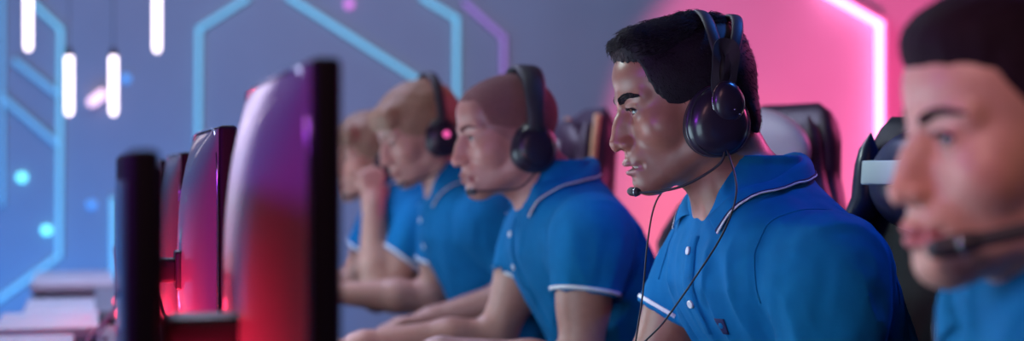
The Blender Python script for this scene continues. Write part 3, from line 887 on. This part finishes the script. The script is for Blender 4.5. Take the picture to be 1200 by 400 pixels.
MAN4 = dict(loc=(.533, 2.473, 0), rz=R(104), head=(0, .300, 1.228), yaw=R(-6), pitch=R(12), step=.0017, hair_step=.0018,
    label='young man with a dark quiff in a blue polo, in sharp focus, facing left', skin=(.31, .135, .09), gloss=.36,
    hair_mat=hair_dark, hair_fn=hair_quiff, strands=quiff_strands, arms=arms_rest(), stubble=.35, brow=1.15, lip=(.30, .12, .11), open=.0035,
    shirt_step=.0042, fold_amp=1.7, square=3.0, chest=.018, placket_x=-.012, logo=(-.085, .918), buttons=(2, 9), seed=3, gaze=(R(10), R(-4)), chest_y=.19,
    folds_in=[((-.14, .29, 1.00), (-.06, .31, .88), .004, .003, .012), ((-.03, .31, 1.02), (-.05, .325, .86), .005, .005, .02), ((-.10, .30, .99), (-.085, .33, .84), .005, .006, .02), ((.04, .31, .99), (.05, .325, .84), .006, .005, .02)],
    boom=[(-.090, -.020, -.066), (-.094, -.008, -.092), (-.078, .045, -.112), (-.052, .088, -.112), (-.036, .104, -.108)], mic=.95, band_top=.150, band_tilt=.32, cup=(-.018, -.036))
MAN3 = dict(loc=(.281, 3.373, 0), rz=R(104), head=(0, .300, 1.202), yaw=R(2), pitch=R(8), step=.0026,
    label='man with a shaved head in a blue polo, left of the sharply focused man', skin=(.46, .215, .175), scalp=.7, scalp_col=(.22, .09, .09),
    hair_mat=mat('hair_buzzed_brown', (.19, .075, .072), .85, noise=.35, nscale=500, bump=.4, bscale=900), hair_fn=hair_buzz, stubble=.15,
    arms=[dict(sh=(-.195, .185, 1.015), el=(-.235, .225, .765), wr=(-.15, .46, .80), hand=hd((.25, 1, -.08), (1, -.2, 0), (0, 0, -1)), sleeve=.46),
          dict(sh=(.195, .175, 1.015), el=(.205, .275, .785), wr=(.21, .545, .780), hand=hd((0, 1, -.08), (-1, 0, 0), (0, 0, -1)), sleeve=.50)],
    seed=5, brow=.8, band_tilt=.16, cup=(-.026, -.032), band_top=.150, cup_size=1.0)
MAN2 = dict(loc=(.058, 4.273, 0), rz=R(104), head=(0, .300, 1.225), yaw=R(6), pitch=R(22), step=.0028,
    label='fair-haired man in a blue polo looking down, behind the shaven man', skin=(.47, .235, .19),
    hair_mat=mat('hair_sandy', (.30, .16, .10), .6, noise=.3, nscale=200), hair_fn=hair_short,
    arms=[dict(sh=(-.195, .165, 1.015), el=(-.245, .05, .845), wr=(-.205, .30, .785), hand=hd((.1, 1, -.12), (1, -.1, 0), (0, 0, -1)), sleeve=.7),
          dict(sh=(.195, .175, 1.015), el=(.225, .22, .80), wr=(.245, .48, .815), hand=hd((0, 1, -.05), (-1, 0, 0), (0, 0, -1)), sleeve=.6)],
    seed=7, brow=.7, band_tilt=.30, band_top=.155)
MAN1 = dict(loc=(-.125, 4.77, 0), rz=R(104), head=(0, .285, 1.170), yaw=R(14), pitch=R(6), step=.0030,
    label='farthest person in the row, resting a cheek on a raised fist', skin=(.47, .25, .20),
    hair_mat=mat('hair_light_brown', (.24, .14, .09), .6, noise=.3, nscale=200), hair_fn=hair_light,
    arms=[dict(sh=(-.185, .150, .975), el=(-.185, .285, .800), wr=(-.150, .290, 1.035), hand=hd((.30, .02, 1), (.1, -.9, 0), (1, 0, -.1), curl=1.25, thumb=.5, sc=1.08), sleeve=.50),
          dict(sh=(.195, .175, 1.015), el=(.225, .30, .80), wr=(.20, .56, .80), hand=hd((0, 1, -.05), (-1, 0, 0), (0, 0, -1)), sleeve=.6)],
    seed=8, arm=1.08, brow=.7, band_tilt=.2, trim=True)
WOMAN = dict(loc=(.643, 1.455, 0), rz=R(104), head=(0, .235, 1.158), yaw=R(-2), pitch=R(3), step=.0019, fem=1, jaw=.86, nose=.88, neck_r=.050, wide=.86,
    label='woman with dark hair swept back, nearest the camera at the right edge', skin=(.56, .30, .24), gloss=.46, lip=(.50, .15, .17),
    hair_mat=mat('hair_dark_brown', (.014, .006, .014), .75, spec=.12, noise=.3, nscale=200), hair_fn=hair_pulled, brow=.85,
    neck=(0, .15, 1.01), collar_dz=-.062, lean=-.03, eye_open=1.3, gaze=(R(20), R(-2)),
    arms=[dict(sh=(-.160, .12, .960), el=(-.205, .15, .76), wr=(-.14, .40, .79), hand=hd((.25, 1, -.08), (1, -.2, 0), (0, 0, -1), sc=.9), sleeve=.7),
          dict(sh=(.160, .12, .960), el=(.205, .24, .775), wr=(.14, .46, .79), hand=hd((-.15, 1, -.08), (-1, 0, 0), (0, 0, -1), sc=.9), sleeve=.5)],
    arm=.85, seed=9, band_tilt=.16, boom=[(-.104, -.016, -.050), (-.094, .012, -.064), (-.074, .050, -.074), (-.050, .085, -.082)], boom_r=.0068, mic=1.35, mic_len=1.7)
HS = {}
STY = dict(MAN4='split', MAN3='wide', MAN2='slim', MAN1='slim', WOMAN='slim')
LAB = dict(MAN4='black headset with split band and glossy egg-shaped cup on the quiffed man',
           MAN3='matte dark headset with wide padded band on the shaven-headed man',
           MAN2='dark headset with a magenta lit cup on the fair-haired man looking down',
           MAN1='headset on the farthest person in the row',
           WOMAN='headset with thick microphone arm crossing the cheek of the nearest woman')
glow = mat('magenta_led', (.3, .02, .12), .4, emit=(1.0, .12, .45), estr=1.2)
MAN4['cables_head'] = [([(-.092, -.022, -.074)], [(.296, 2.25, 1.105), (.278, 2.24, 1.05), (.240, 2.235, .99), (.200, 2.25, .93), (.165, 2.29, .88), (.158, 2.30, .80)]),
                       ([(.090, -.022, -.074), (.098, .010, -.105)], [(.205, 2.43, 1.085), (.190, 2.39, 1.03), (.180, 2.35, .96), (.165, 2.31, .88), (.158, 2.30, .80)])]
for nm, P in (('MAN4', MAN4), ('MAN3', MAN3), ('MAN2', MAN2), ('MAN1', MAN1), ('WOMAN', WOMAN)):
    root, H, body, sb, hb = make_person(P)
    headset(P, root, H, STY[nm], LAB[nm], glow if nm == 'MAN2' else None)
#CLAYEND
# ------------------------------------------------------------------ room
wallm = mat('wall_paint', (.44, .43, .45), .85, noise=.04, nscale=3)
floorm = mat('floor_carpet', (.05, .05, .08), .9, bump=.2, bscale=100)
def struct(o, kind='structure'): o['kind'] = kind; return o
struct(MB().box((0, 8.06, 2.0), (12, .12, 4.0)).build('wall_back', wallm, smooth=False))
struct(MB().box((-6.06, 3, 2.0), (.12, 10.2, 4.0)).build('wall_left', wallm, smooth=False))
struct(MB().box((6.06, 3, 2.0), (.12, 10.2, 4.0)).build('wall_right', wallm, smooth=False))
struct(MB().box((0, 3, -.05), (12, 10.2, .1)).build('floor', floorm, smooth=False))
struct(MB().box((0, 3, 4.05), (12, 10.2, .1)).build('ceiling', mat('ceiling_paint', (.1, .1, .14), .9), smooth=False))

WY = 7.985
def wp(px, py, y=WY): return Vector(((px - 600) / 2000 * y, y, 1.13 + (200 - py) / 2000 * y))
cyan = mat('cyan_led', (.2, .5, .6), .5, emit=(.20, .58, .84), estr=.72)
cyan_dim = mat('cyan_led_dim', (.2, .4, .5), .5, emit=(.12, .34, .62), estr=.8)
violet_dim = mat('violet_led_dim', (.3, .2, .5), .5, emit=(.42, .22, .62), estr=.55)
def strip(pts, m, label, w=.022, group='light lines on the wall', cat='light strip'):
    t = empty('wall_light_strip', pts[0], 0, label, cat, group)
    o = Vector(pts[0])
    for a, b in zip(pts[:-1], pts[1:]):
        a, b = Vector(a) - o, Vector(b) - o; d = (b - a); L = d.length; q = Matrix.Rotation(math.atan2(-d.z, d.x), 4, 'Y')
        MB().box((a + b) / 2, (L + w * .8, .02, w), .006, q).build('light_tube', m, t)
        MB().box((a + b) / 2 + Vector((0, .016, 0)), (L + w, .012, w * 1.35), .002, q).build('mounting_channel', M['matte'], t)
    return t
strip([wp(290, -2), wp(233, 34), wp(232, 190), wp(232, 260)], cyan, 'cyan light line bent at the top left, just above the domed monitors', .024)
strip([wp(338, -3), wp(500, 100)], cyan, 'long bright diagonal cyan light line falling toward the fair-haired man', .027)
strip([wp(495, -2), wp(535, 22), wp(535, 135)], cyan, 'cyan light line bending down to a vertical behind the fair-haired man', .027)
strip([wp(545, 4), wp(590, 44), wp(590, 95)], violet_dim, 'dim violet light line between the cyan lines and the pink wall panel', .026)
strip([wp(34, 0), wp(71, 34), wp(69, 300), wp(-2, 352)], cyan, 'tall cyan light line at the left bending to a lower left diagonal', .024)
strip([wp(2, -5), wp(2, 240)], cyan_dim, 'vertical dim blue light line at the left edge', .02)
strip([wp(0, 112), wp(66, 168)], cyan_dim, 'dim diagonal blue light line at the left, lower of two', .03)
strip([wp(18, 72), wp(64, 108)], cyan_dim, 'dim diagonal blue light line at the left, upper of two', .03)
strip([wp(133, 234), wp(133, 330)], cyan, 'short vertical cyan light line above the far white desks', .030)
bokeh = mat('cyan_pilot_light', (.2, .6, .7), .4, emit=(.18, .85, 1.0), estr=2.2)
bokeh_p = mat('violet_pilot_light', (.6, .2, .6), .4, emit=(.8, .25, .8), estr=1.0)
bokeh_d = mat('blue_pilot_light', (.1, .3, .7), .4, emit=(.1, .35, .8), estr=1.0)
def pilot(px, py, m, label, r=.016, y=WY):
    o = MB(); p = wp(px, py, y)
    q = Matrix.Rotation(R(90), 4, 'X')
    lathe(o, [(0, .016), (r * .6, .014), (r * .95, .008), (r, 0), (r * 1.3, -.001), (r * 1.3, -.012), (0, -.012)], 20, q)
    b = o.build('wall_spot_light', m); b.location = p; tag(b, label, 'light', 'small round lights on the wall'); return b
pilot(25, 208, bokeh, 'small round cyan light at the left, upper of the two bright ones')
pilot(54, 270, bokeh, 'small round cyan light at the left, lower of the two bright ones')
pilot(107, 240, bokeh_d, 'faint small round blue light right of the tall cyan line')
pilot(409, 5, bokeh_p, 'small violet light at the top between two cyan diagonals')
pilot(147, 92, bokeh_d, 'faint small blue light right of the hanging tubes')

# bright pink light line: a shallow bent rim with the light on its inner side
def pink_line():
    pts = [wp(1034, 330), wp(1034, 26), wp(960, -16)]
    t = empty('wall_light_strip', pts[0], 0, 'bright pink light line bending over the pink wall beside the nearest woman', 'light strip')
    rimm = mat('panel_rim', (.55, .3, .45), .6); ledp = mat('pink_led', (.8, .4, .6), .5, emit=(1.0, .28, .62), estr=5.0)
    o = pts[0]
    for a, b in zip(pts[:-1], pts[1:]):
        a, b = a - o, b - o; d = b - a; L = d.length; q = Matrix.Rotation(math.atan2(-d.z, d.x), 4, 'Y')
        n = Vector((-d.z, 0, d.x)).normalized()
        if n.x > 0 or (abs(n.x) < .8 and n.z > 0): n = -n
        c = (a + b) / 2
        MB().box(c + Vector((0, -.05, 0)), (L + .02, .12, .014), .003, q).build('rim', rimm, t)
        MB().box(c + n * .020 + Vector((0, -.03, 0)), (L, .05, .020), .006, q).build('light_tube', ledp, t)
    return t
pink_line()

# hanging light tubes
tube_m = mat('white_tube_light', (.9, .9, .95), .4, emit=(1.0, .86, .96), estr=3.2)
def pendant(px, y0, y1, depth, label, rot=0, m=tube_m, r=.0135, group='hanging light tubes'):
    a = wp(px, y0, depth); b = wp(px, y1, depth); L = (a - b).length
    t = empty('hanging_light_tube', (a + b) / 2, 0, label, 'light', group)
    h = L / 2
    lathe(MB(), [(0, h), (r * .6, h - r * .2), (r, h - r), (r, -h + r), (r * .6, -h + r * .2), (0, -h)], 20).build('light_tube', m, t)
    lathe(MB(), [(0, h + .02), (r * .6, h + .02), (r * 1.1, h), (r * 1.1, h - .012), (0, h - .012)], 16).build('top_cap', M['matte'], t)
    MB().tube([(0, 0, h + .01), (0, 0, 4.0 - (a.z + b.z) / 2)], .0015, 6).build('suspension_wire', M['matte'], t)
    if rot: t.rotation_euler = (0, rot, 0)
    return t
pendant(33, -14, 60, 6, 'white hanging light tube cut by the top edge, leftmost of the four')
pendant(81, 62, 136, 6, 'white hanging light tube, lower left one beside the tall cyan line')
pendant(133, 62, 136, 6, 'white hanging light tube, lower one right of the short slanted lamp')
pendant(184, -12, 62, 6, 'white hanging light tube cut by the top edge, rightmost of the four')
t = empty('wall_lamp', wp(114, 115, 7.96), 0, 'short slanted pinkish lamp between two hanging tubes', 'light')
pk = mat('pink_tube_light', (.9, .7, .8), .4, emit=(1.0, .62, .74), estr=1.6)
lathe(MB(), [(0, .052), (.015, .049), (.022, .035), (.022, -.035), (.015, -.049), (0, -.052)], 20, Matrix.Rotation(R(52), 4, 'Y')).build('light_tube', pk, t)
MB().box((0, .018, 0), (.10, .012, .03), .003, Matrix.Rotation(R(-38), 4, 'Y')).build('mounting_plate', M['matte'], t)

# ------------------------------------------------------------------ the long desk and the monitors on it
DIR = Vector((-.242, .970, 0)); NRM = Vector((-.970, -.242, 0))      # along the row ; the way the players face
RZ = R(104)
def row(d_along, side):      # point: metres along the row from the nearest player monitor, metres toward the other team
    return Vector((-.07, 1.10, 0)) + DIR * d_along + NRM * (side + .034)
deskm = mat('desk_white', (.62, .62, .70), .35, noise=.04, nscale=20)
dark_metal = mat('dark_metal', (.03, .028, .04), .45, .6)
def make_desk():
    c = row(2.0, -.12); t = empty('gaming_desk', c, RZ, 'long white desk under the row of domed monitors', 'desk')
    MB().box((0, 0, .745), (5.6, .52, .03), .006).build('desktop', mat('desk_light_grey', (.22, .22, .27), .4), t)
    MB().box((0, .22, .45), (5.5, .018, .5), .002).build('modesty_panel', deskm, t)
    for x in (-2.7, -.9, .9, 2.7):
        for y in (-.2, .2): MB().box((x, y, .365), (.05, .05, .73), .005).build('leg', dark_metal, t)
    return t
make_desk()
# the other team's white desk sections
secs = [((3.05, .10), .92, 'nearest'), ((3.98, .13), .80, 'second nearest'), ((4.80, .10), .72, 'second farthest'), ((5.75, .14), .80, 'farthest')]
steps = [(-1.085, 3.72, .44, .25, .750), (-1.140, 4.22, .44, .25, .762), (-1.235, 4.82, .50, .27, .752), (-1.47, 5.72, .62, .26, .775)]
for (x, y, ln, wd, z), lb in zip(steps, ('nearest', 'second nearest', 'second farthest', 'farthest')):
    t = empty('white_desk_section', (x, y, 0), RZ - R(90), lb + ' of the white desk sections stepping away at the lower left', 'desk', 'white desk sections of the other team')
    MB().box((0, 0, z - .0175), (wd, ln, .035), .006).build('desktop', deskm, t)
    MB().box((wd / 2 + .018, -ln * .32, z - .085), (.045, .10, .13), .006).build('side_bracket', deskm, t)
    MB().box((0, ln * .4, z / 2 - .02), (wd * .9, .02, z - .04), .003).build('end_panel', deskm, t)
    for sx in (-1, 1): MB().box((sx * wd * .4, -ln * .4, z / 2 - .02), (.04, .04, z - .04), .004).build('leg', dark_metal, t)

back_m = mat('monitor_back_plastic', (.24, .21, .25), .42, coat=.2, spec=.5)
screen_m = mat('screen_glow', (.02, .02, .03), .2, emit=(.62, .86, 1.0), estr=5.0)
fill_red = mat('red_fill_glow', (.5, .02, .04), .4, emit=(1.0, .03, .08), estr=4.0)  # glow of the bars added behind the domed monitors
slab_m = mat('monitor_black', (.012, .010, .016), .6, spec=.2)
def monitor(loc, rz, top, label, w=.56, h=.36, bulge=.052, dome=True, arm=False, group=None, lit=True, base=True, red=7):
    t = empty('computer_monitor', loc, rz, label, 'monitor', group); zc = top - h / 2
    # local y = the way the back faces
    MB().box((0, -.012, zc), (w, .024, h), .006, seg=3).build('bezel', slab_m, t)
    MB().box((0, -.0236, zc), (w - .05, .003, h - .05), .001).build('screen', screen_m if lit else M['gloss'], t)
    if dome:
        rows = []; n = 30; mm = 24
        for i in range(n + 1):
            u = -1 + 2 * i / n; r_ = []
            for j in range(mm + 1):
                v = -1 + 2 * j / mm
                f = max(0, 1 - abs(u) ** 3.2) ** .75 * max(0, 1 - abs(v) ** 2.6) ** .8
                r_.append(Vector((u * (w / 2 - .004), bulge * f, zc + v * (h / 2 - .004))))
            rows.append(r_)
        mb = MB().grid(rows); mb.f = [f[::-1] for f in mb.f]
        sh = mb.build('back_shell', back_m, t)
        rr = [Vector((math.copysign(abs(math.cos(a)) ** .3, math.cos(a)) * (w / 2 - .001), .0015, zc + math.copysign(abs(math.sin(a)) ** .3, math.sin(a)) * (h / 2 - .001))) for a in [2 * math.pi * k / 60 for k in range(60)]]
        MB().tube(rr, .0016, 6, True).build('edge_trim', M['chrome'], t)
        if arm: MB().box((0, bulge + .002, zc), (.055, .012, .055), .004).build('mount_plate', M['matte'], t)
    else:
        MB().box((0, .001, zc), (w * .94, .006, h * .94), .002).build('back_shell', slab_m, t)
    if dome:
        MB().box((0, .088, .792), (w * .8, .014, .012), .003).build('red_fill_bar', fill_red, t)  # invented glowing bar, added to redden the lower back shell
        L = bpy.data.lights.new('red_back_fill', 'AREA'); L.shape = 'RECTANGLE'; L.size = w * .8; L.size_y = .012; L.energy = red; L.color = (1.0, .02, .07)  # added lamp that throws the bar's red up the shell
        lo = bpy.data.objects.new('red_back_fill', L); COL.objects.link(lo); lo.parent = t; lo.location = (0, .086, .802)
        lo.rotation_euler = (Vector((0, .0, 1.05)) - Vector((0, .088, .80))).to_track_quat('-Z', 'Y').to_euler()
    yb = bulge + .01 if dome else .02
    if arm:
        MB().box((0, yb + .03, zc), (.05, .07, .034), .006).build('mount_arm', dark_metal, t)
        MB().tube([(0, yb + .060, .76), (0, yb + .060, zc + .03)], .016, 16).build('stand_pole', dark_metal, t)
    else:
        MB().box((0, yb - .006, (.77 + zc - .15) / 2), (.06, .02, zc - .15 - .77), .006).build('stand_neck', dark_metal, t)
    if base:
        MB().box((0, .045, .768), (.24, .18, .014), .006).build('stand_base', dark_metal, t)
    return t
def pmon(d_near, label, top, w=.56, **k):
    # near edge at d_near along the row
    c = row(d_near + w / 2, 0); return monitor((c.x, c.y, 0), RZ, top, label, w=w, group='monitors of the row of players', **k)
pmon(.20, 'big domed monitor back nearest the camera, white over purple over red', 1.216, h=.42, bulge=.036)
pmon(1.12, 'second domed monitor of the row, with a dark arm at its back', 1.188, arm=True, h=.40, bulge=.034)
pmon(2.02, 'third domed monitor of the row, mostly behind the second', 1.163, h=.38, bulge=.034)
pmon(2.95, 'fourth domed monitor of the row, farthest and most hidden', 1.155, h=.38, bulge=.034)
# opposite team's thin monitor seen edge on
c = row(.17 + .28, .111)
tm = monitor((c.x, c.y, 0), RZ + math.pi, 1.146, 'thin dark monitor seen exactly edge-on in the left foreground', w=.50, h=.42, dome=False, lit=False, bulge=.0)
MB().box((0, .052, .985), (.07, .075, .034), .006).build('mount_arm', dark_metal, tm)
# cables hanging by the thin monitor
cab = mat('violet_cable', (.20, .05, .16), .5)
def cable(pts, label, m, r=.004):
    o = MB().tube(spline(pts, 12), r, 8).build('power_cable', m); tag(o, label, 'cable', 'cables between the monitor rows')
cable([(-.93, 4.0, .95), (-.90, 3.9, .84), (-.92, 3.8, .76), (-.88, 3.7, .765)], 'dark reddish cable hanging at the left of the thin monitor, upper one', cab)
cable([(-.88, 3.9, .93), (-.86, 3.8, .85), (-.90, 3.62, .77), (-.84, 3.5, .765)], 'dark reddish cable hanging at the left of the thin monitor, lower one', cab)
cable([(-.56, 2.70, .93), (-.545, 2.68, .90), (-.52, 2.66, .895), (-.49, 2.66, .93)], 'black looped cable under the arm of the second monitor', M['matte'], .003)

# ------------------------------------------------------------------ gaming chairs
def make_chair(loc, rz, label, shell, wing, pillow, trim=None, top=1.22, lean=R(4), group='gaming chairs of the team', patch=None, pil=(1.0, .045), square=False, band=.026):
    t = empty('gaming_chair', loc, rz, label, 'chair', group)
    h = top - .52
    B = Matrix.Translation((0, -.12, .50)) @ Matrix.Rotation(lean, 4, 'X')
    def halfw(z):   # outline of the backrest, z 0..h
        q = z / h
        return float(np.interp(q, [0, .15, .4, .62, .72, .80, .90, .97, 1.0], [.21, .235, .25, .262, .225, .18, .185, .18, .165] if square else [.21, .235, .25, .262, .225, .175, .165, .135, .085]))
    rows = []; N = 40; K = 28
    for i in range(N + 1):
        z = h * i / N; w = halfw(z); r_ = []
        endf = min(1, (1 - i / N) * 14 + .15, (i / N) * 14 + .15)
        for k in range(K):
            a = 2 * math.pi * k / K; c, s_ = math.cos(a), math.sin(a)
            x = w * math.copysign(abs(c) ** .55, c); y = .040 * endf * math.copysign(abs(s_) ** .7, s_)
            y += .085 * (abs(x) / .25) ** 2.2 * (1 if z > .1 else z / .1)        # wings come forward
            r_.append(B @ Vector((x, y - .03, z)))
        rows.append(r_)
    mb = MB().grid(rows, close_v=True); mb.f.append(tuple(range(K - 1, -1, -1))); mb.f.append(tuple(N * K + k for k in range(K)))
    mb.build('backrest', shell, t)
    for sg in (-1, 1):
        rows = []
        for i in range(25):
            z = h * (.12 + .84 * i / 24); w = halfw(z); r_ = []; e = math.sin(math.pi * i / 24) ** .35 if 0 < i < 24 else .05
            for k in range(14):
                a = 2 * math.pi * k / 14
                r_.append(B @ Vector((sg * (w - .028 + .034 * e * math.cos(a)), .030 + .085 * ((w - .028) / .25) ** 2.2 - .03 + .030 * e * math.sin(a) + .014, z)))
            rows.append(r_)
        mb = MB().grid(rows, close_v=True); sw = mb.build('side_wing', wing, t)
        if trim:
            pts = [B @ Vector((sg * (halfw(h * q) - .004), .085 * (halfw(h * q) / .25) ** 2.2 - .012, h * q)) for q in [.15 + .82 * i / 40 for i in range(41)]]
            MB().tube(pts, .009, 8).build('piping', trim, t)
    if trim:
        pts = [B @ Vector((.10 * math.cos(a), .05 , h * .86 + .075 * math.sin(a))) for a in [2 * math.pi * k / 32 for k in range(32)]]
    f = Field((-.17, -.08, -.11), (.17, .08, .11), .006)
    f.ell((0, 0, 0), (.135, .045, .075), .02); f.ell((0, -.0, .0), (.15, .03, .06), .03)
    V, Q = f.mesh(1); hp = link('head_pillow', mesh_np('hp', V, Q), t, [pillow]); hp.matrix_local = B @ Matrix.Translation((0, pil[1], h * .86)) @ Matrix.Scale(pil[0], 4)
    if patch:
        q = B @ Matrix.Translation((0, .088, h * .87)); MB().box((0, 0, 0), (.15, .010, band), .003, q.to_3x3().to_4x4()).build('white_emblem_band', patch, t); t.children[-1].location = q.translation
    f = Field((-.30, -.32, -.10), (.30, .32, .12), .010)
    f.ell((0, 0, 0), (.25, .27, .055), .02); f.sym('cap', (.22, -.2, .03), (.22, .22, .03), .04, .035, k=.04)
    V, Q = f.mesh(1); s_ = link('seat', mesh_np('se', V, Q), t, [shell]); s_.location = (0, .10, .395)
    for sg in (-1, 1):
        a = MB().box((sg * .30, .10, .66), (.085, .25, .032), .012, seg=3).build('armrest', M['matte'], t)
        MB().tube([(sg * .30, .08, .65), (sg * .305, .06, .45), (sg * .20, .05, .40)], .018, 10).build('armrest_post', M['matte'], t)
    lathe(MB(), [(0, .36), (.03, .36), (.03, .2), (.045, .2), (.045, .10), (0, .10)], 20).build('gas_lift', M['matte'], t)
    for k in range(5):
        a = 2 * math.pi * k / 5 + .3; lg = MB().tube([(0, 0, .11), (.17 * math.cos(a), .17 * math.sin(a), .10), (.30 * math.cos(a), .30 * math.sin(a), .07)], [.03, .024, .016], 10).build('base_leg', M['matte'], t)
        lathe(MB(), [(0, .012), (.027, .010), (.03, 0), (.027, -.010), (0, -.012)], 18, Matrix.Translation((.30 * math.cos(a), .30 * math.sin(a), .031)) @ Matrix.Rotation(a + 1.57, 4, 'Z') @ Matrix.Rotation(R(90), 4, 'X')).build('caster', M['matte'], lg)
    return t
lea_blue = mat('leather_dark_blue', (.012, .018, .06), .30, bump=.15, bscale=60)
lea_blk = mat('leather_black', (.006, .005, .010), .55, bump=.15, bscale=60, spec=.25)
lea_pur = mat('leather_plum', (.05, .02, .05), .45, bump=.15, bscale=60)
white_l = mat('leather_white', (.62, .60, .66), .4)
tan = mat('piping_tan', (.75, .42, .22), .5)
def chair_at(P, ly, lx=0, dz=0, yaw=0, **k):
    m = Matrix.Translation(P['loc']) @ Matrix.Rotation(P['rz'], 4, 'Z'); p = m @ Vector((lx, ly, 0))
    return make_chair((p.x, p.y, 0), P['rz'] + yaw, **k)
chair_at(MAN4, .065, 0, yaw=R(0), label='black gaming chair with a pale emblem band behind the man with the quiff', shell=lea_blk, wing=lea_blue, pillow=lea_blue, top=1.235, square=True, band=.036, pil=(1.0, .03), patch=mat('emblem_pale', (.55, .68, .66), .5), group=None)
chair_at(MAN3, -.13, 0, yaw=R(18), label='dark plum gaming chair with a white head pillow against the pink panel', shell=lea_pur, wing=lea_pur, pillow=white_l, top=1.29, pil=(1.18, .085), group=None)
chair_at(MAN2, .04, 0, label='plum gaming chair with tan piping behind the shaven-headed man', shell=lea_pur, wing=lea_pur, pillow=lea_pur, trim=tan, top=1.31, patch=white_l, group=None)
chair_at(MAN1, -.06, 0, label='black gaming chair of the farthest person, hidden behind the men', shell=lea_blk, wing=lea_blk, pillow=lea_blk, top=1.20, group=None)
chair_at(WOMAN, -.06, 0, label='black gaming chair of the nearest woman beyond the right edge', shell=lea_blk, wing=lea_blk, pillow=lea_blk, top=1.20, group=None)
